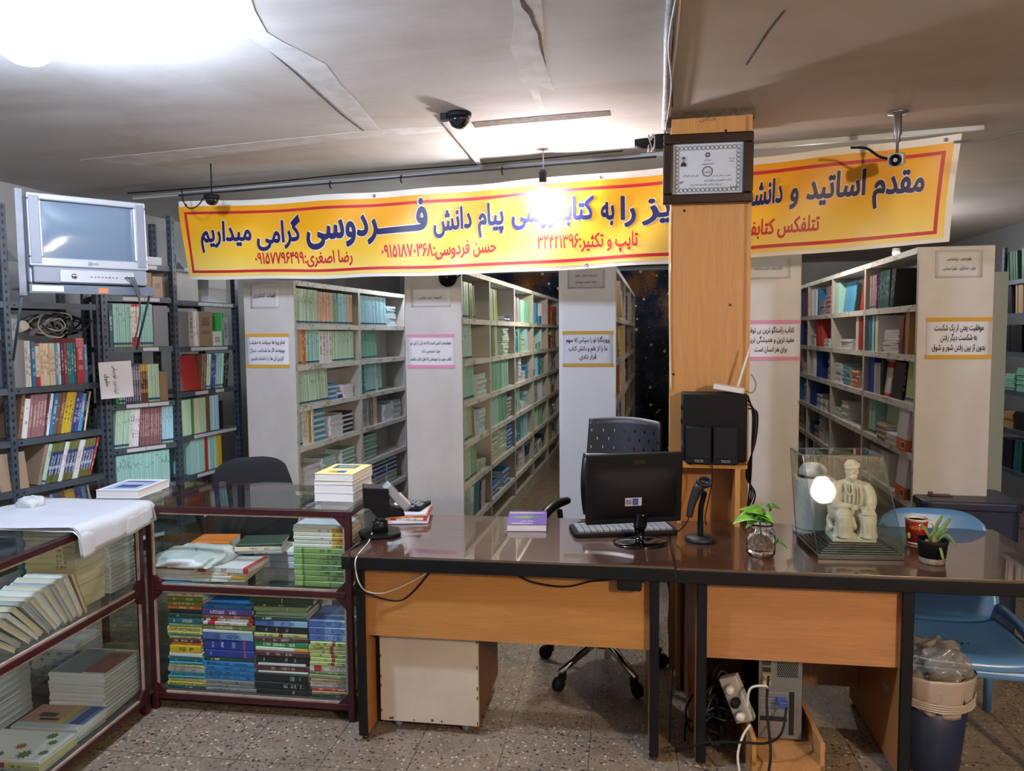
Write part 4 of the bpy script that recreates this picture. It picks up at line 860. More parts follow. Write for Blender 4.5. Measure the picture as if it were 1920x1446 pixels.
# ---- the further shelves: small and crowded, one mass
pal3 = ['pnug','pnut','pnub']; rr = random.Random(21)
def dbook(F, x, y, z, th, h, d, k, lean=0):
    dist.box(0, th*.93, 0, d, 0, h, mi[k], F @ T(x, y, z) @ RY(lean)); dist.box(.0015, th*.93-.0015, .002, d-.002, h-.001, h+.0003, mi['white2'], F @ T(x, y, z) @ RY(lean))
def dfill(F, w, z, pal, full=.8, x0=.02):
    x = x0
    while x < w*full:
        k = rr.choice(pal)
        if rr.random() < .45:
            n = rr.randint(4, 10); hh = rr.uniform(.21, .25)
            le = R(rr.choice((0, -4, 4, -7)))
            for i in range(n):
                if x > w-.06: break
                th = rr.uniform(.018, .032); dbook(F, x + (0 if le <= 0 else 0), .02+rr.random()*.01, z+.0005+(th*math.sin(le) if le > 0 else 0), th, hh, .15, k, le); x += th/math.cos(le)
            x += .06
        else:
            ww = rr.uniform(.15, .22); n = rr.randint(4, 13)
            if x+ww > w: break
            for i in range(n): dist.box(x+rr.uniform(0,.012), x+ww+rr.uniform(-.012,0), .02+rr.uniform(0,.01), .16, z+.0005+i*.018, z+.0168+i*.018, mi[k], F)
            x += ww+.03
for i in (2, 3, 4):
    f, w = F2[i]
    for z in LV2: dfill(f, w, z, pal3+['white2','pnug','lgrey','white2','pnud','lblue'] if i < 4 else ['white2','lgrey','pnut','kraft','red','white'])
for i in (2, 3):
    f, w = F5[i]
    for z in LV5: dfill(f, w, z, ['white2','lgrey','navy','pnum','white','red','blue'])
f, w = F5[1]
for z in (.912, .36): dfill(f, w, z, ['pnug','white2'], .4)
for i, (f, w) in enumerate(F3):
    for z in LV2: dfill(f, w, z, ['kraft','red','navy','white','dark','yellow','blue','orange'] if z > .5 else ['navy','dark'], .98)
for f, w in FR:
    for z, pal in ((.5,['dark','dteal']),(.82,['kraft','dark','blue']),(1.12,['dgreen','pnud']),(1.42,['grey','dark']),(1.72,['kraft','dark','tan']),(1.98,['dteal','dgreen'])): dfill(f, w, z, pal, .95)
o = dist.build('shelved_book_mass', [cover_mat(k) for k in ms]); tag(o, 'crowded small books on the further bays of the aisle shelves and racks', 'books', kind='stuff')
# face-out book on the third bookcase's top shelf corner
f, w = F3[0]; book('kraft', .012, .25, .17, f @ T(.3, -.02, 1.701) @ RX(R(-3)) @ RZ(R(60)), 'tan book jutting from the top shelf by the third bookcase end')
# ------------------------------------------------------------------ glass counters
mar = mottled('maroon_frame', '#3f1519', '#331014', 8, .4); seal = mottled('rubber_seal', '#a39183', '#85766a', 20, .7)
counterglass = glassmat('counter_glass', '#f6faf8', .6, .02); shelfglass = glassmat('shelf_glass', '#f3f8f6', .5, .015)
def counter(label, p, rz, L, D, h, mid, low=.05, top_over=.012, face_to=None):
    t = thing('glass_display_counter', label, 'display counter', (p[0], p[1], 0), rz); s = .026; Lf = face_to or L
    for x, y in ((0,0),(Lf-s,0),(0,D-s),(L-s,D-s)): MB().box(x, x+s, y, y+s, 0, h).build('post', mar, t, bevel=.003)
    for z in (h-s, mid-s, low):
        for y, Le in ((0, Lf), (D-s, L)): MB().box(s, Le-s, y, y+s, z, z+s).build('rail', mar, t, bevel=.003)
        for x in (0, L-s): MB().box(x, x+s, s, D-s, z, z+s).build('end_rail', mar, t, bevel=.003)
    for z0, z1 in ((low+s, mid-s), (mid, h-s)):                    # seals round each pane and the corner gussets
        mb = MB(); y0, y1, w = .004, .014, .007
        mb.box(s, Lf-s, y0, y1, z0, z0+w).box(s, Lf-s, y0, y1, z1-w, z1).box(s, s+w, y0, y1, z0, z1).box(Lf-s-w, Lf-s, y0, y1, z0, z1); mb.build('pane_seal', seal, t)
        for x, sx in ((s, 1), (Lf-s, -1)):
            for z, sz in ((z0, 1), (z1, -1)):
                P = [(x, z), (x+sx*.045, z), (x, z+sz*.045)]; P = P if sx*sz > 0 else P[::-1]
                MB().prism(P, 0, .016, 0, T(0, .018, 0) @ RX(R(90))).build('gusset', mar, t)
        MB().box(s, Lf-s, .016, .0205, z0, z1).build('front_pane', counterglass, t)
    for x in (.006, L-.010):
        MB().box(x, x+.0045, s, D-s, low+s, h-s).build('side_pane', counterglass, t)
    MB().box(s*.3, L-s*.3, s*.3, D-s*.3, low+s-.002, low+s+.006).build('floor_board', mottled('counter_floor', '#4b4640', '#5c554d', 5, .7), t)
    MB().box(s*.3, L-s*.3, .024, D-s, mid-.002, mid+.005).build('glass_shelf', shelfglass, t)
    MB().box(-top_over, L+top_over, -top_over, D+top_over, h, h+.008).build('glass_top', [counterglass], t, bevel=.0015)
    return t
HC = .885; MIDZ = .548
cB0 = Vector((-2.132, 2.80)); rB = R(2.6)
CB = counter('low glass display counter facing the viewer beside the left desk', cB0, rB, .907, .50, HC, MIDZ)
FBk = T(cB0.x, cB0.y, 0) @ RZ(rB)
rA = R(94.5); LA_ = 1.55; dA_ = Vector((math.cos(rA), math.sin(rA))); cA0 = Vector((-2.118, 2.775)) - dA_*LA_
CA = counter('glass display counter at the left edge running toward the viewer', cA0, rA, LA_+.50, .55, HC, MIDZ, face_to=LA_-.005)
FAk = T(cA0.x, cA0.y, 0) @ RZ(rA)

# ------------------------------------------------------------------ desks
mahog = mat('glass_topped_mahogany', '#4a2414', .1, coat=1, spec=.6); n_ = N(mahog)
n_.color(n_.ramp(n_.noise(n_.mapv(n_.tc.outputs['Object'], (1.2, 14, 6)), 3, 4, .6, 1), [(.3, '#3a2014'), (.55, '#50301f'), (.75, '#42271a')])); n_.b.inputs['Coat IOR'].default_value = 1.6; n_.b.inputs['Roughness'].default_value = .35
band = mat('black_edge_band', '#0b0c10', .5, spec=.3); thinline = mat('brown_glass_edge', '#6f5a48', .3)
HD = .752; RD = R(2.35)
deskf = woodmat('beech_front', '#b58046', '#aa763c', '#9a6831', 'x', .45); deskf2 = woodmat('beech_front_warm', '#b38052', '#a87548', '#97653b', 'x', .45); desks = woodmat('beech_side', '#a8713d', '#9b6635', '#8a582b', 'z', .45)
def desk(label, p, L, D, sup, mod, name='office_desk', modz=.415, modset=.055, wood=None):
    """sup: x ranges of the end supports; mod: x range of the modesty panel"""
    t = thing(name, label, 'desk', (p[0], p[1], 0), RD)
    MB().box(0, L, .004, D, HD-.052, HD-.006).build('desktop', mahog, t, bevel=.002)
    MB().box(-.001, L+.001, -.002, .012, HD-.058, HD-.007).build('front_edge', band, t, bevel=.004)
    MB().box(.002, L-.002, 0, D, HD-.006, HD).build('glass_sheet', mahog, t, bevel=.001)
    MB().box(.001, L-.001, -.001, .001, HD-.007, HD-.004).build('glass_rim', thinline, t)
    for i, (a, b) in enumerate(sup):
        s = MB().box(a, b, .035, D-.08, .02, HD-.052).build('end_support', desks, t)
        MB().box(a-.001, b+.001, .018, .036, .02, HD-.052).build('edge_strip', band, s, bevel=.003)
        for y in (.05, D-.12): MB().lathe([(.012,0),(.014,.006),(.006,.01),(.006,.022)], 12, 0, T((a+b)/2, y, 0)).build('foot', mat('foot_bronze', '#4c3a2c', .4, .6), s)
    MB().box(mod[0], mod[1], modset, modset+.018, modz, HD-.055).build('modesty_panel', wood or deskf, t)
    return t
d1a = onZ(640, 1040, HD); D1 = Vector((d1a.x, d1a.y)); dd = Vector((math.cos(RD), math.sin(RD)))
F1D = T(D1.x, D1.y, 0) @ RZ(RD); L1 = 1.262
dk1 = desk('left office desk with dark glossy top, monitor and card terminal on it', D1, L1, .675, [(.048, .080), (1.176, 1.208)], (.080, 1.176))
D2 = D1 + dd*(L1+.006) + Vector((-dd.y, dd.x))*-.010
F2D = T(D2.x, D2.y, 0) @ RZ(RD); L2 = 1.36
# second desk: its right support stands in from the end
dk2 = desk('right office desk with dark glossy top, plants and glass cased statue on it', D2, L2, .70, [(.076, .110), (.775, .812)], (.110, .775), modz=.405, modset=.05, wood=deskf2)
MB().box(.115, .771, .5, .518, .12, .60).build('back_rail', beechd, dk2)
def dpt(F, px, py, z=HD): q = F.inverted() @ onZ(px, py, z); return q.x, q.y
# under-desk pedestal
q = onZ(708, 1370, .012); pd = thing('pedestal_cabinet', 'white fronted small drawer cabinet under the left desk', 'cabinet', (q.x+.005, q.y+.035, 0), RD)
pw = mottled('worn_white_laminate', '#c9c0b2', '#b9ae9e', 3, .5)
MB().box(0, .400, .012, .46, .045, .50).build('body', woodmat('pedestal_side', '#7d4c2c', '#6f4226', '#5e361d', 'y', .5), pd)
MB().box(-.002, .402, -.004, .012, .040, .50).build('back_board', pw, pd, bevel=.002)
chips = MB()
for i in range(6): xq = rnd.uniform(.02,.37); chips.box(xq, xq+rnd.uniform(.006,.016), -.0052, -.0042, .048, .048+.004+.003*(i % 3))
for i in range(5): zq = .08+i*.08+rnd.uniform(-.03,.03); chips.box(.0, .004, -.0052, -.0042, zq, zq+.012).box(.395, .400, -.0052, -.0042, zq-.03, zq-.015)
chips.build('edge_chips', mat('chip_brown', '#5a4231', .8), pd)
for x, y in ((.06,.04),(.34,.04),(.06,.42),(.34,.42)): MB().lathe([(.012,0),(.018,.02),(.012,.045)], 10, 0, T(x, y, 0)).build('caster', GREY, pd)

# hutch in front of the pillar
hx0, hx1 = onY(1270, 900, PY-.22).x, onY(1401, 900, PY-.22).x
hz = onY(1330, 872, PY-.24).z
hu = thing('beech_shelf_unit', 'beech shelf stand against the pillar carrying the black computer', 'shelf', (hx0, PY-.235, 0))
MB().box(-.0, hx1-hx0, 0, .232, hz-.016, hz).build('shelf_board', beechx, hu, bevel=.002)
MB().box(.0, hx1-hx0-.045, .19, .206, .0, hz-.016).build('back_board', beech, hu); MB().box(hx1-hx0-.052, hx1-hx0-.03, .0, .232, 0, hz-.016).build('side_board', beech, hu)
MB().box(0, .018, .02, .232, 0, hz-.016).build('side_board', beech, hu)
# ------------------------------------------------------------------ books in and on the counters
zs = MIDZ + .0055; zb = .05 + .026 + .0065
W_ = 'stack in front counter'
q = FBk.inverted()
def bl(px, py, z): v = q @ onZ(px, py, z); return v.x, v.y
# four stacks behind the lower pane
x, y = bl(286, 1305, zb); sx = lambda a, b, py=1308: (bl(a, py, zb)[0], bl(b, py, zb)[0])
ya = .036
def lowstack(x0, x1, items, nm, seed):
    L = x1-x0; n = []
    for it in items:
        k, th = it[0], it[1]; Ls = L*(it[2] if len(it) > 2 else 1); n.append((k, th, Ls, it[3] if len(it) > 3 else .175))
    return stack(FBk, (x0+x1)/2, ya, zb, n, nm, .006, 1.2, seed)
a0, a1 = sx(292, 369); b0, b1 = sx(368, 470); c0, c1 = sx(474, 578); e0, e1 = sx(582, 672)
lowstack(a0+.004, a1, [('dteal',.012),('ylab',.018,1.05),('ylab',.013,1.02),('aqua',.013,1.0),('aqua',.015,.98),('lgrey',.022,1.02),('ylab',.011,1),('aqua',.014,1),('dteal',.011,.98),('aqua',.012,.98),('white2',.018,.9),('yellow',.032,.85),('orange',.012,.85),('maroon',.017,.85),('ylab',.011,.85),('aqua',.010,.9),('ylab',.010,.95),('ylab',.021,.95),('sage',.015,.9),('dteal',.026,.9),('moss',.018,.9),('blackb',.017,.9),('orange',.017,.92),('olive',.020,.96),('olive',.020,.96),('creamo',.021,.96),('rblue',.017,1),('blue',.026,1.03)], 'the leftmost lower '+W_, 61)
lowstack(b0, b1, [('grey',.015),('grey',.015),('grey',.018),('brightblue',.022,1.02),('brightblue',.02,1.02),('brightblue',.021,1.03),('brightblue',.019,1.03),('moss',.017,.98),('rblue',.032,.98),('rblue',.044,1.0),('skyprint',.032,1.0),('white2',.012,.98),('olive',.022,1.02),('pred',.014,.95),('pred',.014,.92),('cinn',.014,.92),('purple',.028,.98),('brightblue',.017,.95)], 'the second lower '+W_, 62)
lowstack(c0, c1, [('blackb',.024,1.0),('blackb',.030,1.04),('blackb',.037,1.04),('white2',.009,.96),('maroon',.024,1.04),('white2',.011,.9),('blackb',.030,1.02),('maroon',.022,1.02),('whitey',.016,1.0),('grn2',.024,1.02),('maroon',.020,1.02),('limey',.017,1),('blackb',.029,.99),('skyprint',.027,1),('moss',.020,1),('sage',.020,.98),('sage',.020,.98),('moss',.012,1),('moss',.032,1.22,.2)], 'the third lower '+W_, 63)
lowstack(e0, e1, [('dteal',.013),('kraft',.014),('red',.013),('lgrey',.017),('white2',.009),('kraft',.014),('sage',.018),('olive',.012),('pred',.026),('limey',.018),('limey',.017),('limey',.017),('limey',.017),('limey',.017),('limey',.018),('skyprint',.030),('skyprint',.030),('skyprint',.030)], 'the rightmost lower '+W_, 64)
flat_pile(FBk, (e0+e1)/2+.02, .36, zb, 6, 'kraft', .06, .22, .2, 'the kraft pile behind the rightmost lower stack', 65, noun='book', mass=False)
# on the glass shelf of the front counter
s0, _ = bl(566, 1089, zs)[0], 0; s1 = bl(664, 1091, zs)[0]
o_, zt = stack(FBk, (s0+s1)/2, .04, zs, [('lime8',.0235,s1-s0,.175)]*7 + [('whitey',.0165,s1-s0,.175)]*5 + [('white2',.012,(s1-s0)*.98,.17)], 'the green and white stack at the right of the counter shelf', .002, .6, 71)
x0, y0 = bl(440, 1083, zs)
stack(FBk, bl(425,1083,zs)[0], .045, zs, [('white',.014,.23,.165),('whitey',.014,.24,.17,2),('creamo',.013,.25,.17,1),('pred',.026,.26,.175,-2)], 'the low white and red pile on the counter shelf', .006, 5, 72)
stack(FBk, bl(505,1060,zs)[0]+.05, .26, zs, [('white2',.03,.20,.15),('white2',.03,.20,.15,2),('pred',.02,.21,.15,3)], 'the pale pile at the middle of the counter shelf', .005, 4, 73)
stack(FBk, bl(520,1050,zs)[0], .20, zs+.0805, [('lgrey',.012,.2,.15,8),('creamo',.022,.2,.15,10),('moss',.012,.2,.15,12)], 'the tilted pile with a patterned cover at the middle shelf', .004, 3, 74)
stack(FBk, .09, .045, zs, [('white2',.024,.20,.16),('white2',.022,.20,.16),('kraft',.018,.19,.16)], 'the pile under the plastic bag on the counter shelf', .003, 2, 75)
stack(FBk, .27, .24, zs, [('tan',.02,.2,.15,20),('kraft',.014,.2,.15,30),('rblue',.012,.22,.16,24),('brown',.012,.21,.16,35)], 'the crossed pile behind the low white and red pile', .006, 5, 76)
stack(FBk, .02+.08, .33, zs, [('kraft',.05,.18,.14,12),('orange',.04,.18,.14,8)], 'the back left pile on the front counter shelf', .004, 4, 77)
# plastic bag over the left pile
film = mat('bag_film', '#c6cccb', .3, alpha=.72)
def blob(cx, cy, cz, rx, ry, rz_, seed, amp=1., flat=.0):
    r = random.Random(seed); ph = [r.uniform(0, 6.28) for _ in range(12)]
    def f(u, v):
        a, b = u*2*math.pi, (v-.5)*math.pi; k = 1 + amp*(.05*math.sin(5*a+ph[0]+3*b) + .035*math.sin(9*a+ph[1]-7*b) + .03*abs(math.sin(14*a+ph[2]+11*b)) + .02*math.sin(23*a+ph[3]+9*b))
        z = math.sin(b)*rz_*k; z = max(z, -rz_*flat) if flat else z
        sq = lambda c: math.copysign(abs(c)**.6, c)
        return (cx + rx*k*sq(math.cos(a))*math.cos(b)**.5 if abs(v-.5) < .4999 else cx, cy + ry*k*sq(math.sin(a))*math.cos(b)**.5 if abs(v-.5) < .4999 else cy, cz + z)
    return f
o = MB().grid(blob(.145, .135, zs+.064+.012, .155, .125, .040, 4, flat=.25), 64, 24).build('plastic_bag', mat('bag_white', '#c3cac9', .35, alpha=.9), M=FBk); tag(o, 'crumpled white plastic bag lying on books in the front counter', 'plastic bag')

# on top of the front counter
cover_art = lambda o, col, y0, y1, z0, z1, th, nm='cover_print': MB().box(th/2-.0002, th/2+.0003, y0, y1, z0, z1).build(nm, col, o)
p_ = bl(588, 940, HC+.009); p2 = bl(660, 943, HC+.009)
L = p2[0]-p_[0]; zt0 = HC+.0085
st_, zt = stack(FBk, (p_[0]+p2[0])/2, p_[1]+.005, zt0, [('white2',.037,L,.245,-1,PG_W),('white2',.036,L*.99,.245,1,PG_W),('white2',.016,L*.985,.245,-1,PG_W),('ybk',.030,L*.98,.245,0,PG_W)], 'the stack on the front counter top', .003, .8, 81, flip=True)
tpb = st_[-1]
cover_art(tpb, mat('art_dark', '#39434c', .4), .03, .11, .025, .13, .0295); cover_art(tpb, mat('art_sky', '#6f8ea0', .4), .045, .095, .04, .118, .0297)
for z0, z1, c in ((.045, .085, '#b89a2c'), (.082, .122, '#2f4a90')): cover_art(tpb, mat('art_'+c[1:], c, .4), .17, .215, z0, z1, .0296)
x0, y0 = bl(185, 934, HC+.009); x1, y1 = bl(258, 935, HC+.009)
wb, _ = stack(FBk, (x0+x1)/2-.005, (y0+y1)/2+.0, zt0, [('white2',.036,.195,.255,4,PG_W)], 'the corner of the front counter top', 0, 0, 82, flip=True)
wb[0]['label'] = 'thick white book lying alone on the corner of the front counter top'
cover_art(wb[0], mat('art_pale_blue', '#9fb0cc', .4), .04, .24, .02, .18, .0355); cover_art(wb[0], mat('art_navy', '#39486e', .4), .13, .2, .05, .15, .0358); cover_art(wb[0], mat('art_black', '#24262e', .4), .05, .07, .03, .16, .0358)

# ---- the counter running toward the viewer
q2_ = FAk.inverted()
def al(px, py, z): v = q2_ @ onZ(px, py, z); return v.x, v.y
# F for stacks whose spines face the viewer end (-x of the counter): x' = -y, y' = x
FAs = FAk @ RZ(R(-90)) ; q3_ = FAs.inverted()
def as_(px, py, z): v = q3_ @ onZ(px, py, z); return v.x, v.y
u0, v0 = as_(152, 1146, zs); u1, v1 = as_(44, 1150, zs)
ux = u0 - .006
stack(FAs, ux-.125, v0, zs, [('creamk',.0225,.235,.17,0,PG_C)]*4 + [('kraft',.02,.232,.17,0,PG_C)] + [('creamk',.0225,.235,.17,0,PG_C)]*9, 'the cream paperback stack in the left counter', .003, 1.2, 91)
stack(FAs, ux-.120, v0+.19, zs, [('white2',.0175,.232,.17,0,PG_G)]*17, 'the white stack behind the cream stack in the left counter', .002, 1.0, 92)
stack(FAs, ux-.33, v0+.05, zs, [('lgrey',.03,.15,.2,0,PG_G)]*3, 'the grey stack left of the cream stack in the left counter', .003, 2, 93)
# slumped row leaning away from the stack: spines toward the left, fore-edges to the glass
xx = v0-.012
for i in range(13):
    k = ['kraft','white2','wred','wred','white2','wred','wred','wred','moss','wred','wred','moss','wred'][i]
    a = 22 + i*2.6; th = .017 + .004*((i*7) % 3); xx -= th/math.cos(R(a)) + .0015
    M = FAk @ T(xx, .03 + .004*(i % 3), zs+.0008) @ RY(R(-a)) @ T(th/2, .165, 0) @ RZ(R(180))
    lab = 'kraft book propped at an angle against the cream stack in the left counter' if i == 0 else f'{_sty[k][0]} book slumped, {ORD[i]} from the cream stack in the left counter'
    book(k, th, .185, .165, M, lab, None, True, 'book', [PG_C, PG_W, PG_C, PG_G][i % 4])
# bottom shelf of the left counter
def stA(px, py, items, nm, seed, L=.22, D=.17, turn=0, off=(0,0)):
    u, v = as_(px, py, zb); return stack(FAs, min(u, -.034)-L/2-abs(math.sin(R(turn)))*D*.5+min(off[0],0), v+off[1], zb, [(k, th, L, D, turn, pg) for k, th, pg in items], nm, .004, 2.0, seed)
sA, _ = stA(203, 1347, [('white2',.0165,PG_G)]*11, 'the grey and rust stack in the lower left counter', 101, .235, .24, 0, (-.006, -.01))
cover_art(sA[-1], mat('art_rust', '#9a5a48', .4), .02, .22, .0, .1, .0165); cover_art(sA[-1], mat('art_grey', '#8f9496', .4), .01, .23, .1, .23, .0164)
sB, _ = stA(197, 1388, [('white2',.014,PG_G),('skyprint',.013,PG_W),('white2',.013,PG_W),('white2',.012,PG_W)], 'the pink covered pile in the lower left counter', 102, .27, .17, 0, (-.01, -.03))
for z0, z1, c in ((0,.02,'#3f78b8'),(.02,.06,'#2c3a7c'),(.06,.085,'#8f8c94'),(.085,.115,'#bfa63a'),(.115,.27,'#b98a80')): cover_art(sB[-1], mat('art_'+c[1:], c, .4), .035, .17, z0, z1, .012)
cover_art(sB[-1], mat('art_b8c6d2', '#aebccb', .4), .0, .035, .04, .27, .0121); cover_art(sB[-1], mat('art_ink', '#33302e', .5), .08, .11, .15, .22, .0123); cover_art(sB[-1], mat('art_ink', '#33302e', .5), .055, .07, .12, .2, .0123)
sC, _ = stA(150, 1446, [('lgrey',.012,PG_C),('limey',.02,PG_C),('white2',.014,PG_W)], 'the floral pile in the lower left counter', 103, .30, .19, 0, (-.004, -.03))
art = MB(); rr = random.Random(8)
for i in range(9):
    cx, cy, rad = rr.uniform(.02,.16), rr.uniform(.02,.28), rr.uniform(.012,.024)
    art.prism([(cx+rad*(1+.35*math.cos(8*a*.314/.785))*math.cos(a*.314), cy+rad*(1+.35*math.cos(8*a*.314/.785))*math.sin(a*.314)) for a in range(20)], 0, .0004, 0 if i % 3 else 1)
art.build('floral_print', [mat('art_leaf', '#5c7a4c', .5), mat('art_clay', '#b0704e', .5)], sC[-1], M=Matrix(((0,0,1,.0071),(1,0,0,0),(0,1,0,0),(0,0,0,1))))
stA(150, 1292, [('lgrey',.03,PG_G)]*4 + [('white2',.02,PG_C)], 'the grey book stack at the back of the lower left counter', 104, .20, .2, 0, (-.10, .10))
stA(20, 1385, [('lgrey',.025,PG_G)]*9, 'the pale stack at the left edge of the lower left counter', 105, .2, .2, 0, (-.05, -.02))

# ---- white plastic sheets draped over the counter corner
def drape(dz, ex, seed):
    r = random.Random(seed); ph = [r.uniform(0, 6) for _ in range(6)]
    def f(u, v):
        # u along the counter (toward the far corner), v from the back edge over the front edge
        x = 1.10 + (.46+ex)*u; dpt_ = .50 + .1*(1-u); tot = dpt_ + .115 - .03*u
        s = v*tot
        if s < dpt_: y = dpt_ - s - .012; z = 0; 
        else: e = s-dpt_; y = -.012 - .018*min(e/.02, 1) - .10*e; z = -e*.93
        w = .0016*math.sin(9*u+ph[0]+3*v) + .0010*math.sin(23*u+ph[1]+2*v) + .0010*math.sin(13*v+ph[2])
        z += w + .004 + dz - (.05*max(0, .06-u)/.06*0)
        return (x + .03*(v-.5)*(1-u) + (.006*math.sin(9*v+ph[3]) if u in (0, 1) else 0), y + (w*1.5 if s > dpt_ else 0), HC + .009 + z)
    return f
sheet = mat('white_plastic', '#b4b7ba', .5)
ds = thing('plastic_sheet_pile', 'pile of white plastic sheets draped over the counter corner', 'plastic sheet', tuple(FAk @ Vector((1.3, .2, HC))))
for i in range(4): MB().grid(drape(.0045*(3-i)+.002, .012*((i*2) % 3), 5+i), 36, 44, M=Matrix.Translation(-Vector(ds.location)) @ FAk).build('sheet', sheet, ds, solid=.0012)
x0, y0 = al(58, 944, HC+.04)
o = MB().grid(blob(x0, y0, HC+.038, .04, .045, .030, 9), 40, 20).build('plastic_bag', film, M=FAk); tag(o, 'small clear crumpled bag on the counter behind the white sheets', 'plastic bag')
# ------------------------------------------------------------------ television on its shelf by the near rack
ta = R(53); tvd = Vector((math.cos(ta), math.sin(ta)))
tb = dep(58, 532, 3.30); TW, THt = .485, .395
tv = thing('television', 'old silver tube television on a shelf under the ceiling by the left racks', 'television', M=T(tb.x, tb.y, tb.z+.004) @ RZ(ta) @ RX(R(-2)))
sil = mat('tv_silver', '#9c9ea2', .4, .25); sil2 = mat('tv_grey', '#6f7278', .45); 
mb = MB(); S0 = .030
mb.box(0, TW, .03, .09, .0, THt); mb.build('casing', sil, tv, bevel=.012, seg=3)
bk = MB(); bk.add([(0,.09,0),(TW,.09,0),(TW,.09,THt),(0,.09,THt),(.10,.40,.03),(TW-.10,.40,.03),(TW-.10,.40,THt-.10),(.10,.40,THt-.10)], [(4,5,6,7)[::-1],(0,1,5,4),(1,2,6,5),(2,3,7,6),(3,0,4,7)]); bk.build('back_shell', sil2, tv, bevel=.01)
fb = MB(); x0, x1, z0, z1 = .055, TW-.055, .115, THt-.028
for a in ((0,TW,z1,THt),(0,TW,.075,z0),(0,x0,z0,z1),(x1,TW,z0,z1)): fb.box(a[0], a[1], .0, .035, a[2], a[3])
fb.build('bezel', sil, tv, bevel=.006, seg=2)
for a, b in ((.006,x0-.008),(x1+.008,TW-.006)): MB().box(a, b, -.003, .01, .085, THt-.012).build('speaker_grille', sil2, tv, bevel=.004)
MB().grid(lambda u, v: (x0-.004+(x1-x0+.008)*u, .022-.016*(1-(2*u-1)**2)*(1-(2*v-1)**2)-.002, z0-.004+(z1-z0+.008)*v), 16, 12).build('screen', mat('crt_glass', '#5d6b78', .1, coat=.6), tv)
MB().box(.01, TW-.01, -.012, .04, .0, .073).build('lower_panel', sil2, tv, bevel=.008); lp = MB().box(.11, TW-.07, -.018, .0, .006, .062); lp = lp.build('control_flap', sil, tv, bevel=.003)
MB().lathe([(.012,0),(.011,.006),(.0005,.007)], 18, 0, facing((.165,-.018,.034))).build('power_button', CHROME, tv)
for i in range(8): MB().lathe([(.0045,0),(.004,.003),(.0003,.003)], 10, 0, facing((.235+i*.015,-.018,.034))).build('button', STEEL, tv)
for i, c in enumerate(('#b03a2c','#c9a02c','#d8d8d8')): MB().tube(bez([(.375+i*.014,-.02,.034),(.38+i*.012,-.06,.03),(.40+i*.006,-.075,-.02),(.42,-.07,-.10),(.41,-.05,-.2),(.40,-.02,-.26)],6), .003).build('lead', mat('lead_'+c[1:], '#2b2c30', .5), tv)
MB().lathe([(.010,0),(.010,.001),(.006,.001)], 16, 0, facing((TW*.49,-.0005,.094))).build('emblem', sil2, tv); MB().box(TW*.515, TW*.56, -.0012, 0, .089, .099).build('emblem_bar', sil2, tv)
ts = thing('television_shelf', 'grey bracket shelf on the near rack carrying the old television', 'shelf', M=T(tb.x, tb.y, tb.z) @ RZ(ta))
MB().box(-.01, TW+.015, -.02, .40, -.010, -.002).box(-.01, TW+.015, -.023, -.02, -.040, -.002).build('board', rackm, ts); MB().box(.0, .12, -.0245, -.023, -.032, -.008).build('label_strip', mat('label_strip', '#c6c9cc', .7), ts); MB().box(.26, .30, -.0245, -.023, -.034, -.012).build('orange_tape', mat('tape_orange', '#b8683a', .6), ts)
MB().box(-.040, -.012, .02, .023, -.05, .41).box(-.015, -.012, .02, .055, -.05, .41).build('bracket_bar', mottled('bar_pale', '#74787c', '#5c6064', 9, .5), ts)
MB().tube([(-.03,.02,-.04),(-.02,.40,-.34)], .006).build('brace', rackm, ts); MB().tube([(TW,.0,-.04),(TW+.05,.42,-.30)], .006).build('brace', rackm, ts)
# tangle of cables and grey duct over the books of the near rack
ctg = thing('cable_tangle', 'tangle of grey and black cables heaped above the books of the near rack', 'cable', M=FA[1][0] @ T(.26, .16, 1.60)); r = random.Random(12)
for i in range(11):
    c = [r.uniform(-.12,.22), r.uniform(-.07,.06), .07]; n_ = 9; rad = r.uniform(.03,.075)
    MB().tube(bez([(c[0]+rad*1.5*math.cos(k*1.25+i)+r.uniform(-.02,.02), c[1]+.05*math.sin(k*2.1+i), c[2]+rad*math.sin(k*1.25+i)) for k in range(n_)], 5), r.choice((.0035,.005,.0025)), 6).build('cable', [BLACKM, GREY, CREAMP, mat('dark_cable', '#33363c', .6)][i % 4], ctg)
MB().tube([(-.10,-.06,.01),(.12,-.04,.16)], .014).build('duct', GREY, ctg); MB().lathe([(.026,-.05),(.028,.05)], 14, 0, T(-.13,-.02,.05) @ RX(R(70))).build('cable_reel', CREAMP, ctg)
tag(MB().box(-.22,-.12,-.01,.02,0,.15).build('duct_board', mat('pale_grey_board', '#9ba0a4', .6), M=FA[1][0] @ T(.24, .14, 1.588)), 'pale grey board standing on books above the near rack shelf', 'board')

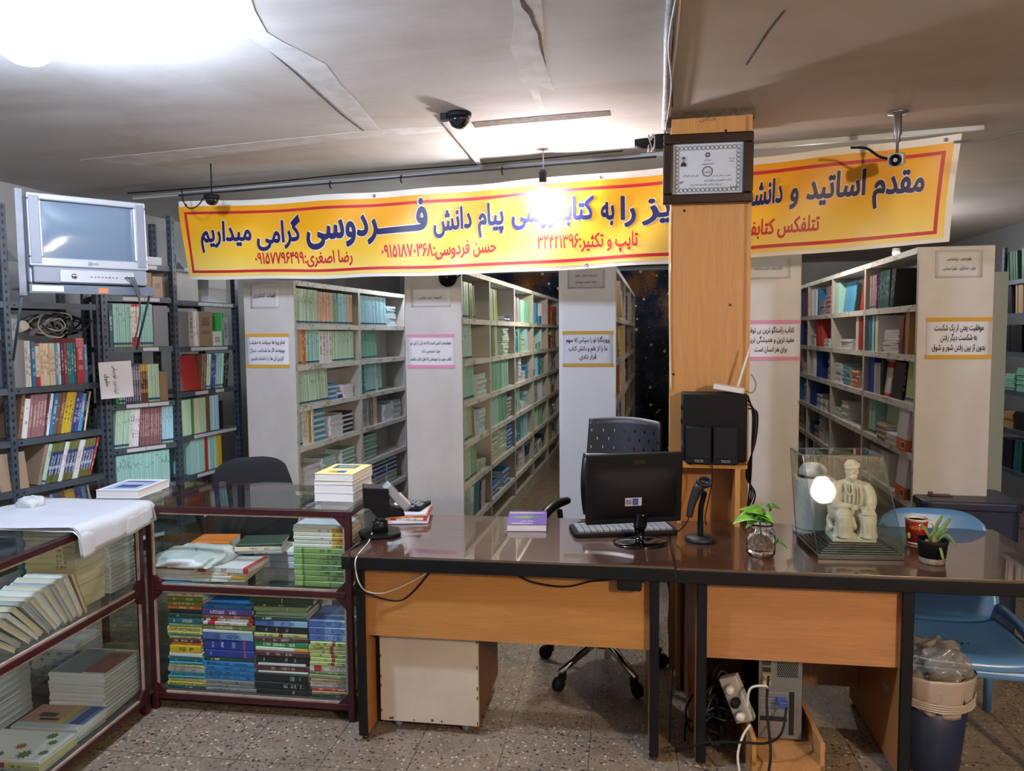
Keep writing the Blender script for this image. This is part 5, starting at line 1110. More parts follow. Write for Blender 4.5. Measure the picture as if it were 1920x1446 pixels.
# ------------------------------------------------------------------ office chairs
def starbase(t, a0=18+20, z0=.06):
    for k in range(5):
        a = R(a0+72*k); c, s = math.cos(a), math.sin(a)
        lg = MB().tube([(.03*c,.03*s,.16),(.16*c,.16*s,.125),(.29*c,.29*s,.085)], [.022,.018,.014], 8).build('base_leg', CHROME, t)
        MB().lathe([(.0003,-.014),(.03,-.014),(.033,-.006),(.033,.006),(.03,.014),(.0003,.014)], 16, 0, T(.295*c,.295*s,.034) @ RZ(a) @ RX(R(90))).box(.27*c-.014,.27*c+.014,.27*s-.014,.27*s+.014,.045,.085).build('caster', BLACKM, lg)
    MB().lathe([(.03,.12),(.032,.2),(.02,.21),(.02,.40)], 16).build('gas_lift', BLACKM, t)
def perf():
    m = mat('perforated_black', '#15171d', .45); n = N(m); x, y, z = n.sep(n.tc.outputs['Object'])
    row_ = n.math('FLOOR', n.math('DIVIDE', z, .042)); xs = n.math('ADD', x, n.math('MULTIPLY', row_, .027))
    fx = n.math('LESS_THAN', n.math('PINGPONG', xs, .027), .0034); fz = n.math('LESS_THAN', n.math('ABSOLUTE', n.math('SUBTRACT', n.math('MODULO', z, .042), .021)), .0075)
    inb = n.math('MULTIPLY', n.math('GREATER_THAN', n.sep(n.tc.outputs['Generated'])[2], .12), n.math('LESS_THAN', n.sep(n.tc.outputs['Generated'])[2], .93))
    n.l(n.math('SUBTRACT', 1., n.math('MULTIPLY', n.math('MULTIPLY', fx, fz), inb)), n.b.inputs['Alpha']); return m
oc = thing('office_chair', 'black swivel chair with a perforated plastic back behind the left desk', 'chair', (-.26, 3.50, 0), R(-20))
MB().prism(rrect(.38,.42,.08,5), .42, .475, 0).build('seat', BLACKM, oc, bevel=.02)
starbase(oc)
def bkf(u, v): x = (u-.5)*.40*(1-.06*v) + .012; return (x, .24+.05*v-.10*(2*u-1)**2*.5, .72+.45*v+.012*math.sin(u*3.14))
MB().grid(bkf, 24, 14).build('backrest', perf(), oc, solid=.008)
MB().grid(lambda u, v: ((u-.5)*.36, .225-.045*(2*u-1)**2-.03*(1-(2*v-1)**2), .70+.30*v), 16, 10).build('back_cushion', mat('black_leather', '#0f1013', .35), oc, solid=.03)
MB().tube([(0,.16,.44),(0,.27,.5),(0,.275,.75)], .018).build('back_bar', BLACKM, oc)
for s in (-1, 1): MB().tube([(s*.17,.05,.45),(s*.23,.05,.60),(s*.235,.03,.74)], .014).tube(bez([(s*.265,-.16,.70),(s*.25,-.02,.765),(s*.235,.12,.77)],5), [.018,.022,.022,.024,.024,.024,.024,.024,.022,.02,.018], 8).build('armrest', BLACK, oc)
oc2 = thing('office_chair', 'black swivel chair seen behind the front glass counter', 'chair', (-2.22, 3.78, 0), R(35))
MB().prism(rrect(.46,.44,.1,6), .42, .48, 0).build('seat', BLACKM, oc2, bevel=.02); starbase(oc2)
MB().grid(lambda u, v: ((u-.5)*(.44-.2*max(0, v-.55)**1.3*1.6), -.22+.03*(2*u-1)**2+.02*v, .50+.46*v*(1-.12*(2*u-1)**4)), 18, 14).build('backrest', mat('black_fabric', '#14161a', .9), oc2, solid=.045)
for s in (-1, 1): MB().tube([(s*.22,0,.44),(s*.26,0,.62),(s*.26,-.14,.66)], .014).box(s*.26-.022,s*.26+.022,-.16,.1,.655,.675).build('armrest', BLACKM, oc2)

# ------------------------------------------------------------------ things on the left desk
ZT = HD + .0005
def onD(px, py): return onZ(px, py, HD)
gb = mat('gloss_black', '#060709', .12, coat=.4); sb_ = mat('satin_black', '#0a0b0e', .6, spec=.2)
p = onD(1201, 1018); mo = thing('monitor', 'black flat monitor seen from behind on the left desk', 'monitor', (p.x, p.y, ZT), R(20))
MB().lathe([(.112,0),(.112,.004),(.100,.010),(.04,.016),(.0005,.017)], 40, sy=.82).build('stand_base', gb, mo)
MB().tube(bez([(0,.01,.012),(.0,.012,.05),(0,.004,.085),(0,-.008,.13)],5), [.026,.022,.019,.019,.02,.022,.024,.026,.028,.03,.03,.03,.03,.03,.03,.03][:16]).build('stand_neck', gb, mo)
W2, H2 = .395, .285; hd_ = T(-.028, -.004, .082) @ RX(R(4))
MB().box(-W2/2, W2/2, -.002, .026, 0, H2).build('screen_housing', sb_, mo, bevel=.006, M=hd_, seg=3)
bkm = MB(); bkm.grid(lambda u, v: (-W2*.44+W2*.88*u, -.003-.026*(math.sin(math.pi*u)*math.sin(math.pi*min(v*1.15,1)))**.55, .022+(H2-.07)*v), 20, 14); bkm.build('back_bulge', sb_, mo, M=hd_)
MB().box(-.05,.018,-.0312,-.0300,.082,.115).build('rating_label', mat('label_white', '#b6b9c4', .6), mo, M=hd_); MB().box(-.02,.004,-.0316,-.0312,.085,.112).build('label_blue_print', mat('label_blue', '#34488c', .6), mo, M=hd_)
for i in range(6): MB().box(-.047+i*.004,-.045+i*.004,-.0316,-.0312,.088,.108).build('label_bar', INK, mo, M=hd_)
MB().box(-.012,.04,-.0035,-.002,.243,.262).build('maker_emblem', gb, mo, M=hd_)
MB().box(-W2/2+.012, W2/2-.012, .026, .0275, .016, H2-.012).build('screen', gb, mo, M=hd_)
q = onD(1160, 1000); kb = thing('keyboard', 'black and silver keyboard lying behind the monitor on the left desk', 'keyboard', (q.x+.015, q.y+.03, ZT), R(16))
MB().prism(rrect(.44,.165,.02), 0, .018).build('case', sb_, kb, bevel=.004)
for j in range(5):
    for i in range(15): MB().box(-.2+i*.0268,-.2+i*.0268+.0225,-.065+j*.0265,-.065+j*.0265+.022,.018,.026).build('key', mat('keycap', '#8f9296' if True else '', .5), kb)
q = onD(1092, 990); tag(MB().prism(rrect(.12,.09,.01), 0, .004).build('mouse_pad', BLACKM, M=T(q.x+.03, q.y+.045, ZT) @ RZ(R(3))), 'small black mouse pad left of the monitor', 'mouse pad')
# purple book
a, b, c = onD(950, 997), onD(1027, 996), onD(1028, 962); an = math.atan2(b.y-a.y, b.x-a.x)
Fp = T(a.x, a.y, ZT) @ RZ(R(8)); L = (b-a).length*.97
pb_, _ = stack(Fp, L/2, .0, 0, [('bk_pu',.030,L,.25,0,PG_W)], 'x', 0, 0, 1, flip=True); pb_ = pb_[0]; pb_['label'] = 'thick purple book with a green print lying alone on the left desk'
cover_art(pb_, mat('art_cream', '#d9cfa0', .4), .222, .230, .02, L-.06, .0295); cover_art(pb_, mat('art_cream', '#d9cfa0', .4), .03, .042, .0, L-.01, .0295)
gm = MB(); gm.prism([(.12+.018*math.cos(t_*.4)*(1+.3*math.sin(t_*2.1)), L*.45+.055*math.sin(t_*.4)*(1+.25*math.cos(t_*1.7))) for t_ in range(16)], 0, .0004); gm.build('cover_print', mat('art_green', '#5c9a3a', .4), pb_, M=Matrix(((0,0,1,.0148),(1,0,0,0),(0,1,0,0),(0,0,0,1))))
tt = MB(); put_text(tt, 'حقوق مدنی', 0, 0, .03, .06, .01); tt.build('title', mat('art_white', '#e6e2ee', .4), pb_, M=Matrix(((0,0,1,.0148),(0,-1,0,.19),(1,0,0,L*.5),(0,0,0,1))))
# books with calculator
a, b = onD(727, 984), onD(783, 983); Fc = T(a.x, a.y, ZT) @ RZ(R(12))
sc_, zc = stack(Fc, .085, .004, 0, [('white2',.016,.19,.24,2,PG_W),('pred',.010,.18,.235,-2,PG_W),('orange',.010,.18,.23,3,PG_W),('white2',.013,.175,.225,-1,PG_W)], 'the small pile under the calculator on the left desk', .003, 1, 4)
ca_ = thing('calculator', 'black desk calculator lying on the small pile of books', 'calculator', M=Fc @ T(.10, .12, zc+.001) @ RZ(R(-14)))
MB().prism(rrect(.125,.165,.012), 0, .016).build('case', sb_, ca_, bevel=.003); MB().box(-.05,.05,.045,.073,.016,.019).build('display', mat('lcd', '#5c6a60', .2), ca_)
for j in range(5):
    for i in range(5): MB().box(-.054+i*.0225,-.054+i*.0225+.017,-.072+j*.022,-.072+j*.022+.015,.016,.021).build('key', GREY if (i+j) % 4 else BLACK, ca_)
# card terminal in its holder
p = onD(710, 1006); po = thing('card_terminal_stand', 'black card terminal holder on a round foot at the left desk end', 'card terminal stand', (p.x, p.y+.02, ZT), R(24))
MB().prism([(-.085,-.05),(-.05,-.075),(.05,-.075),(.085,-.04),(.085,.06),(.05,.085),(-.06,.085),(-.09,.04)], 0, .016).build('foot', sb_, po, bevel=.006); MB().lathe([(.034,.016),(.032,.06),(.030,.065)], 24).build('collar', mat('brushed_dark', '#3a3c42', .3, .7), po)
MB().lathe([(.022,.06),(.022,.105)], 20).build('pole', STEEL, po)
MB().prism([(-.07,.215),(.035,.205),(.038,.13),(.10,.10),(.10,.085),(-.01,.085),(-.045,.125),(-.068,.13)], -.05, .05, 0, RX(R(90))).build('holder', sb_, po, bevel=.004)
tm = thing('card_terminal', 'grey card payment terminal resting in the black holder', 'card terminal', M=po.matrix_world if False else T(p.x, p.y+.02, ZT) @ RZ(R(24)) @ T(.072, -.005, .163) @ RY(R(48)))
MB().prism(rrect(.145,.075,.016), -.018, .016).build('body', mat('terminal_grey', '#8d8f92', .45), tm, bevel=.006, seg=3); MB().box(-.055,-.012,-.026,.026,.016,.018).build('screen', mat('lcd_dark', '#3b4038', .2), tm)
for i in range(4):
    for j in range(3): MB().box(.002+i*.015,.013+i*.015,-.026+j*.018,-.012+j*.018,.016,.020).build('key', CREAMP, tm)
# cables on the left desk
def cable(label, pts, r, m, cat='cable'): return tag(MB().tube(bez(pts, 7), r, 7).build('cable', m), label, cat)
fr = lambda px, py, y=None, o=-.012: (F1D @ Vector((0,0,0)), onV(px, py, tuple((F1D @ Vector((0,o,0)))[:2]), tuple((F1D @ Vector((1,o,0)))[:2])))[1]
cable('white cord hanging over the front edge of the left desk', [(p.x-.02,p.y-.02,ZT+.02), onD(690, 1018), fr(668,1046), fr(668,1075), fr(676,1098), fr(690,1110,o=.03), fr(720,1112,o=.045), fr(765,1094,o=.045), fr(800,1074,o=.045)], .0028, CREAMP)
cable('black cord looping under the left desk top from the card terminal', [(p.x-.01,p.y-.03,ZT+.01), onD(660,1030), fr(655,1045), fr(652,1075), fr(662,1100), fr(693,1115,o=.02), fr(745,1127,o=.045), fr(775,1110,o=.045), fr(812,1066,o=.045)], .0032, BLACKM)
cable('black power cord sagging along the front of the left desk', [fr(925,1068,o=.05), fr(960,1074,o=.048), fr(1000,1092,o=.046), fr(1060,1100,o=.046), fr(1110,1090,o=.046), fr(1158,1086,o=.04)], .0036, BLACKM)
a, b = fr(1157,1079,o=.02), fr(1203,1107,o=.02)
ad = thing('power_adapter', 'black power adapter hung under the left desk top edge', 'power adapter', tuple((a+b)/2), RD + R(-3)); w_, h_ = abs(b.x-a.x)/2, abs(b.z-a.z)/2
MB().box(-w_, w_, -.018, .028, -h_, h_).build('body', BLACKM, ad, bevel=.006); MB().tube([(w_,0,.008),(w_+.02,.005,.014),(w_+.05,.02,.03)], .0035).build('lead', BLACKM, ad)

# ------------------------------------------------------------------ computer, speakers and router on the beech shelf
p0 = onY(1281, 868, PY-.20); p1 = onY(1402, 868, PY-.20); pc = thing('computer_case', 'black desktop computer on the beech shelf with a router on top', 'computer', (p0.x, PY-.225, hz), R(1.5))
w_ = p1.x-p0.x; zt_ = onY(1340, 740, PY-.2).z - hz
MB().box(0, w_, .045, .20, .006, zt_).build('case', BLACKM, pc, bevel=.003); MB().box(.004, w_-.004, .040, .046, .010, zt_-.004).build('side_panel', sb_, pc, bevel=.002)
for z in (.07,.17,.23): MB().box(-.008, .0, .07, .09, z, z+.02).build('rear_tab', STEEL if z < .1 else BLACKM, pc)
for x in (.02, w_-.04): MB().box(x, x+.03, .06, .1, 0, .007).build('foot', BLACK, pc)
for i, (xa, xb) in enumerate(((1286,1334),(1336,1384))):
    a, b = onY(xa, 868, PY-.24), onY(xb, 868, PY-.24); ht = onY(xa, 801, PY-.24).z-hz
    sp = thing('speaker', ['small black speaker on the shelf, the one nearer the monitor', 'small black speaker on the shelf, the one nearer the cables'][i], 'speaker', ((a.x+b.x)/2, PY-.222, hz), 0, None)
    w2 = (b.x-a.x)/2-.001; MB().prism(rrect(w2*2, .06, .008), .004, ht, 0).build('cabinet', BLACKM, sp, bevel=.004); MB().box(-w2+.006, w2-.006, -.034, -.029, .030, ht-.01).build('grille', mat('grille_black', '#0b0c0f', .9), sp, bevel=.003)
    for x in (-w2+.015, w2-.02): MB().box(x, x+.008, -.02, .02, 0, .005).build('rubber_foot', BLACK, sp)
    tt = MB(); put_text(tt, 'TSCO', 0, 0, .016, w2*.75, .02, persian=False); tt.build('maker_lettering', mat('silver_print', '#b8b8bc', .4, .5), sp, M=facing((0, -.0305, .013)))
q = onY(1368, 735, PY-.14); ro = thing('router', 'white wireless router tilted on the black computer', 'router', M=T(q.x, PY-.12, hz+zt_+.022) @ RZ(R(-6)) @ RY(R(9)))
MB().prism(rrect(.135,.09,.012), -.012, .012).build('body', mat('router_white', '#d2ccc2', .45), ro, bevel=.004)
MB().lathe([(.0055,0),(.0065,.02),(.006,.12),(.0035,.19),(.0005,.192)], 14, 0, T(.035,.035,.006) @ RY(R(7))).build('antenna', mat('router_white', '#d2ccc2'), ro)
MB().tube(bez([(.065,.03,0),(.10,.03,-.005),(.11,.03,.03),(.095,.03,.06),(.08,.03,.075)],6), .003).build('lead', GREY, ro)
cable('white thin cord running down the left side of the pillar', [onY(1256,395,PY-.01), onY(1255,520,PY-.01), onY(1256,640,PY-.01), onY(1258,730,PY-.01)], .003, CREAMP)
for i, (o1, mm) in enumerate(((0,BLACKM),(.010,BLACKM),(.02,mat('dark_cable','#33363c')),(.028,BLACKM))):
    yy = PY-.15+.012*i
    tag(MB().tube(bez([onY(1402,742+8*i,yy), onY(1411+3*i,775,yy), onY(1410+2*i,830,yy), onY(1408-3*i,890,yy), onY(1404+4*i,930,yy), onY(1398-8*i+(18 if i == 3 else 0),985,yy)],6), .0035, 6).build('cable', mm), ['black','second black','dark grey','outermost black'][i] + ' cord in the bundle hanging beside the beech shelf', 'cable')

# barcode scanner on its stand
p = onD(1313, 1014); sn = thing('barcode_scanner', 'black barcode scanner on a gooseneck stand on the right desk', 'scanner', (p.x, p.y, ZT), R(0))
dk = mat('slate_black', '#1a1d22', .5)
MB().lathe([(.060,0),(.061,.012),(.055,.018),(.0005,.02)], 30).build('base', dk, sn)
MB().tube(bez([(0,0,.015),(0,.005,.08),(.002,.0,.14),(.012,-.004,.185),(.014,-.01,.20)],5), [.012]*6+[.011]*15).build('neck', sb_, sn)
MB().tube(bez([(-.045,-.02,.10),(-.036,-.016,.15),(-.016,-.012,.205),(.0,-.012,.235)],6), [.012,.0125,.0135,.014,.0145,.015,.0155,.016,.017,.018,.019,.02,.021,.022,.023,.023,.022,.021,.02]).build('handle', dk, sn)
MB().lathe([(.022,-.02),(.030,-.012),(.033,.0),(.031,.012),(.024,.02),(.020,.014),(.017,.002),(.0005,.0)], 26, 0, T(.012,-.016,.243) @ RY(R(8)) @ RX(R(62)), sy=.72).build('head', dk, sn)
MB().box(-.008,.008,-.004,.004,-.006,.006,0,T(-.004,-.018,.205)).build('blue_light', mat('blue_led', '#2a55b0', .4), sn)
cable('thin black cord from the barcode scanner to the monitor', [(p.x-.045,p.y-.02,.855), (p.x-.06,p.y-.01,.82), (p.x-.10,p.y+.02,.775), (p.x-.17,p.y+.06,ZT+.006)], .0025, BLACKM)
cable('black cord hanging from the speakers past the scanner', [onY(1335,868,PY-.25), onY(1335,905,PY-.25), onY(1328,940,PY-.26), onY(1322,970,PY-.27), onY(1324,984,PY-.28)], .0028, BLACKM)
# ------------------------------------------------------------------ things on the right desk
# glass jar with a cutting in water
p = onD(1427, 1044); ja = thing('glass_jar', 'clear glass jar of water holding a leafy cutting on the right desk', 'jar', (p.x, p.y+.012, ZT))
jg = mat('jar_glass', '#ffffff', .02, trans=1); jg.node_tree.nodes['Principled BSDF'].inputs['IOR'].default_value = 1.45
MB().lathe([(.0005,.004),(.046,.003),(.052,.010),(.053,.02),(.053,.085),(.049,.10),(.041,.108),(.0405,.112),(.044,.116),(.0445,.124),(.042,.126),(.040,.118),(.038,.110),(.046,.098),(.0505,.085),(.0505,.02),(.047,.010),(.0005,.009)], 36).build('glass', jg, ja)
wt = mat('jar_water', '#fbfaf2', .0, trans=1); wt.node_tree.nodes['Principled BSDF'].inputs['IOR'].default_value = 1.33
MB().lathe([(.0005,.0095),(.0462,.0105),(.0500,.0205),(.0500,.082),(.0005,.082)], 32).build('water', wt, ja)
pl_ = thing('pothos_cutting', 'leafy green cutting growing out of the water jar', 'plant', (p.x, p.y+.012, ZT)); stem = mat('stem_green', '#5f7a3a', .5); root = mat('root_brown', '#8a6a34', .6)
leafm = mottled('leaf_green', '#5fa032', '#86bf45', 14, .4, spec=.4); leafd = mottled('leaf_deep', '#3c6a2c', '#4f8236', 14, .4)
def leaf(parent, base, tip, w, m, droop=.02, nm='leaf', fold=.25, up=Vector((0,-.5,1))):
    base, tip = Vector(base), Vector(tip); ax = tip-base; L = ax.length; ax.normalize(); sd = ax.cross(up).normalized(); nn = sd.cross(ax)
    def f(u, v):
        s = u; ww = w*(math.sin(math.pi*s**.62)**.85)*(1-.15*s) if 0 < s < 1 else 0; q = 2*v-1
        return base + ax*(L*s) + sd*(ww*q*.5) + nn*(abs(q)*ww*fold + droop*(math.sin(math.pi*s)) - droop*.8*s*s)
    return MB().grid(f, 12, 6).build(nm, m, parent, solid=.0008)
for k, (b, t_, w, m) in enumerate((((-.005,0,.13),(-.105,-.03,.135),.055,leafm),((-.004,0,.13),(-.075,-.03,.19),.05,leafm),((.0,-.01,.13),(-.04,-.05,.185),.06,leafm),((.002,-.01,.13),(.03,-.06,.155),.05,leafm),((-.01,0,.13),(-.03,.03,.195),.045,leafd),((.004,0,.13),(-.06,-.045,.125),.04,leafd),((.03,.0,.17),(.065,-.01,.19),.028,leafd),((.028,.0,.17),(.0,-.01,.19),.024,leafd),((.05,-.02,.045),(.085,-.04,.055),.022,leafd))): leaf(pl_, b, t_, w*1.25, m)
MB().tube(bez([(.01,.01,.03),(.0,.0,.08),(-.004,0,.13)],6), .003).tube(bez([(.015,0,.05),(.02,.0,.12),(.029,0,.172)],6), .002).build('stem', stem, pl_)
rr = random.Random(4); rb = MB()
for i in range(9): rb.tube(bez([(.008*math.cos(i), .008*math.sin(i), .07), (.02*math.cos(i*1.3), .02*math.sin(i*1.3), .045), (.03*math.cos(i*1.9+1), .03*math.sin(i*1.9+1), .02+.004*(i % 4))],5), .0014, 5)
rb.build('roots', root, pl_)

# vacuum jug
p = onD(1524, 1000); kt = thing('vacuum_jug', 'white vacuum jug behind the glass case on the right desk', 'jug', (p.x, p.y+.02, ZT)); jw = mat('jug_white', '#d6d3cc', .25, coat=.4)
MB().lathe([(.0005,0),(.073,0),(.077,.006),(.077,.018),(.074,.022),(.0735,.09),(.070,.17),(.062,.222),(.058,.236)], 36).build('body', jw, kt)
MB().lathe([(.059,.236),(.062,.239),(.062,.245),(.058,.247)], 36).build('dark_band', sb_, kt); MB().lathe([(.058,.246),(.055,.268),(.044,.286),(.024,.295),(.0005,.297)], 36).build('lid', jw, kt)
MB().lathe([(.0745,.02),(.0765,.021),(.0765,.024),(.0745,.025)], 36).build('base_seam', GREY, kt); MB().prism([(0,.225),(-.025,.252),(-.03,.246),(0,.205)], -.02, .02, 0, T(-.052,0,0) @ RX(R(90))).build('spout', jw, kt)
MB().tube(bez([(.055,.03,.23),(.105,.055,.20),(.115,.06,.12),(.075,.04,.06)],6), .010).build('handle', jw, kt)

# glass case with a plaster statue
a, b, c = onD(1533, 1049), onD(1697, 1052), onD(1501, 1008)
can = math.atan2(b.y-a.y, b.x-a.x); CWd = (b-a).length; CDp = .285
gc = thing('display_case', 'glass display case on a stepped black base on the right desk', 'display case', (a.x, a.y, ZT), can)
stp = mottled('stepped_black_wood', '#2a211c', '#1c1613', 20, .3)
tz0 = .017
for i in range(6):
    ins = .0045+i*.0115; h0 = .0 if i == 0 else tz0+(i-1)*.0055; MB().box(-.004+ins, CWd+.004-ins, -.004+ins, CDp-ins, h0, tz0+i*.0055).build('base_step', stp, gc, bevel=.0015)
tp = [(0,0,.018),(CWd,0,.018),(CWd,CDp,.018),(0,CDp,.018)]
hc = .345; ti = [(-.034,.055,hc),(CWd-.075,.055,hc),(CWd-.075,CDp-.02,hc),(-.034,CDp-.02,hc)]
hc_t = [onV(1513,858,(a.x,a.y+.05),(b.x,b.y+.05)), onV(1665,858,(a.x,a.y+.05),(b.x,b.y+.05))]
Gi = gc.matrix_basis.inverted() if False else (T(a.x, a.y, ZT) @ RZ(can)).inverted()
t0, t1 = Gi @ hc_t[0], Gi @ hc_t[1]; hc = t0.z
ti = [(t0.x, .100, hc), (t1.x, .100, hc), (t1.x, CDp-.01, hc), (t0.x, CDp-.01, hc)]
def pane(q, th=.004, nm='pane'):
    A, B, C_, D_ = [Vector(x) for x in q]; n = (B-A).cross(C_-A).normalized()*th
    MB().add([A, B, C_, D_, A+n, B+n, C_+n, D_+n], [(0,1,2,3)[::-1],(4,5,6,7),(0,1,5,4),(1,2,6,5),(2,3,7,6),(3,0,4,7)]).build(nm, CASEGLASS, gc)
pane([tp[0], tp[1], ti[1], ti[0]], .004, 'front_pane'); pane([tp[1], tp[2], ti[2], ti[1]], .004, 'side_pane'); pane([tp[2], tp[3], ti[3], ti[2]], .004, 'back_pane'); pane([tp[3], tp[0], ti[0], ti[3]], .004, 'side_pane'); pane(ti, .004, 'top_pane')
eg = MB()
for i in range(4):
    eg.tube([tp[i], ti[i]], .0016, 5); eg.tube([ti[i], ti[(i+1) % 4]], .0024, 5); eg.tube([tp[i], tp[(i+1) % 4]], .0018, 5)
eg.build('glass_edges', GEDGE, gc)
# the statue, one carved body
p = onZ(1600, 1016, HD+.045); stb = tz0+5*.0055+.0008
stt = thing('statue', 'cream plaster statue of a seated bearded man in robes inside the glass case', 'statue', (p.x, p.y+.05, ZT+stb), can-R(4)); plas = mottled('cream_plaster', '#d9cfbc', '#cbbfa9', 20, .6)
b_ = MB(); E3 = lambda c, r, M=None: b_.ell(c, r, 0, M, 14, 10)
sc_ = .298/.300
b_.box(-.078,.078,-.062,.058,0,.020)                                  # plinth and seat
b_.tube([(-.062,.01,.02),(-.055,.012,.06)], [.03,.026], 8); b_.tube([(.05,.02,.018),(.05,.02,.085)], [.035,.03], 8); E3((-.055,.01,.035),(.03,.04,.03)); E3((.0,.02,.05),(.062,.042,.05))
E3((-.02,-.045,.026),(.03,.022,.012)); E3((.04,-.042,.026),(.028,.02,.012))
E3((0,.020,.10),(.066,.042,.055)); E3((0,.016,.16),(.062,.040,.060)); E3((0,.012,.202),(.060,.032,.028))   # torso under the mantle
for s_ in (-1, 1):
    b_.tube(bez([(s_*.046,.010,.206),(s_*.063,.004,.170),(s_*.066,-.012,.132)],4), [.025,.026,.027,.028,.028,.028,.027,.026,.024], 12); E3((s_*.062,.0,.12),(.024,.034,.05)); E3((s_*.052,.012,.19),(.026,.026,.030))
b_.tube([(-.064,-.012,.130),(-.045,-.038,.132),(-.022,-.050,.137)], [.022,.018,.011], 12); b_.tube([(.066,-.012,.130),(.060,-.038,.128),(.050,-.050,.128)], [.022,.018,.012], 12)
for x, x2 in ((-.033,-.038),(.036,.049)):                             # thighs, knees and shins under the robe
    b_.tube([(x,.02,.100),(x2,-.038,.100)], [.036,.034], 12); E3((x2,-.042,.098),(.034,.030,.030)); b_.tube(bez([(x2,-.046,.095),(x2+.001,-.048,.06),(x2,-.042,.024)],4), [.031,.031,.031,.030,.030,.031,.033,.036,.039], 14)
E3((-.016,-.050,.137),(.012,.009,.008)); [b_.tube([(-.012,-.052,.140-.0045*k),(.004,-.058,.139-.0045*k),(.010,-.054,.137-.0045*k)], [.0034,.0032,.0026], 6) for k in range(4)]; b_.tube([(-.018,-.054,.142),(-.008,-.060,.146)], [.0034,.0028], 6)
[b_.tube([(.050,-.055,.131-.0045*k),(.034,-.062,.129-.0045*k),(.030,-.058,.126-.0045*k)], [.0036,.0032,.0026], 6) for k in range(4)]; b_.box(-.024,.026,-.004,.004,-.018,.018,0,T(.046,-.058,.118) @ RX(R(-52)) @ RZ(R(8)))  # hand on a book
b_.tube([(0,.01,.225),(0,.004,.248)], [.020,.017], 12); E3((0,-.004,.262),(.0215,.024,.027)); E3((0,.002,.282),(.0262,.028,.024))   # neck, head, turban
b_.tube(bez([(-.024,-.004,.274),(-.012,-.028,.277),(.012,-.028,.281),(.0245,-.002,.284),(.014,.024,.283),(-.014,.024,.279),(-.0245,.0,.277)],5), .0055, 8); b_.tube(bez([(-.025,.0,.286),(0,-.024,.287),(.025,.0,.289)],6), .007, 8); E3((0,.002,.296),(.019,.021,.012))
E3((0,-.017,.243),(.017,.014,.016)); E3((0,-.016,.233),(.012,.010,.012)); E3((0,-.027,.262),(.0042,.006,.008)); E3((-.009,-.0235,.255),(.009,.005,.0035)); E3((.009,-.0235,.255),(.009,.005,.0035)); b_.tube([(-.014,-.022,.268),(-.004,-.026,.267)], .0026, 6); b_.tube([(.014,-.022,.268),(.004,-.026,.267)], .0026, 6)
E3((-.022,0,.260),(.004,.006,.008)); E3((.022,0,.260),(.004,.006,.008))
for x in (-.022,-.012,.0,.012,.022):                                  # folds of the robe
    b_.tube(bez([(x*1.1,-.018,.215),(x*1.3,-.028,.175),(x*1.2,-.030,.14)],5), .0034, 6)
for s, xs in ((-1,(-.056,-.046,-.034,-.024)),(1,(.030,.040,.052,.062))):
    for k, x in enumerate(xs): b_.tube(bez([(x*.9,-.062+.006*abs(k-1.5),.112),(x,-.078+.007*abs(k-1.5),.075),(x*1.02+.002*s,-.070,.024)],5), [.004]*6+[.0052]*5, 6)
for s in (-1,1):
    for k in range(3): b_.tube(bez([(s*(.040+.008*k),-.012+.004*k,.214),(s*(.056+.007*k),-.022+.008*k,.17),(s*(.050+.009*k),-.03+.006*k,.145)],5), .0036, 6)
b_.tube(bez([(-.030,-.022,.222),(-.026,-.034,.19),(-.014,-.038,.176),(-.004,-.034,.19),(-.006,-.028,.215)],5), .0038, 6)
b_.tube(bez([(-.070,-.01,.10),(-.078,.0,.07),(-.074,-.03,.04)],5), .012, 8); b_.tube([(-.008,-.05,.095),(0,-.052,.06),(.006,-.05,.05)], [.008,.01,.006], 8)
so = b_.build('figure', plas, stt); q = so.modifiers.new('carve', 'REMESH'); q.mode = 'VOXEL'; q.voxel_size = .0021; q.use_smooth_shade = True; q = so.modifiers.new('soften', 'SMOOTH'); q.iterations = 2; q.factor = .5

# red mug
p = onD(1722, 1022); mg = thing('red_mug', 'red mug with gold lettering and white rim on the right desk', 'mug', (p.x, p.y+.03, ZT), R(-12)); mred = mat('mug_red', '#9a1c1c', .25, coat=.3); mwh = mat('mug_white', '#d9d2c6', .3)
MB().lathe([(.0005,.001),(.036,.001),(.0365,.008)], 32).build('foot_ring', mwh, mg); MB().lathe([(.0365,.008),(.040,.07),(.0415,.092)], 32).build('body', mred, mg); MB().lathe([(.0415,.092),(.0425,.101),(.0405,.102),(.0385,.09),(.034,.006),(.0005,.005)], 32).build('rim', mwh, mg)
MB().tube(bez([(.037,.0,.082),(.062,.0,.082),(.070,.0,.055),(.058,.0,.03),(.034,.0,.024)],6), .0052, 8, 0, RZ(R(22))).build('handle', mwh, mg)
rad = lambda z: .0365 + (.0050*z/.092) + .0006
def onmug(x, y, off): th = x/.041 - math.pi/2; r_ = rad(y)+off; return (r_*math.cos(th), r_*math.sin(th), y)
mb = MB(); put_text(mb, 'NESCAFÉ', .006, .062, .019, .074, .012, persian=False, fn=onmug, off=.0002); mb.build('lettering', mat('mug_gold', '#c79a4a', .4), mg)
mb = MB(); mb.add([onmug(x, z, .0003) for x, z in ((-.03,.085),(.045,.085),(.045,.087),(-.03,.087))], [(0,1,2,3)]); mb.build('gold_line', mat('mug_gold', '#c79a4a'), mg)
bb = MB()
for x, z in ((-.012,.036),(.004,.030),(.010,.040),(-.002,.042),(.02,.034)): bb.ell(onmug(x, z, 0), (.0055,.0025,.004), 0)
bb.build('bean_print', mat('bean_brown', '#2c140c', .4), mg); MB().ell(onmug(-.034, .034, -.002), (.009,.006,.014)).build('leaf_print', mat('bean_cream', '#8c9a5a', .5), mg)

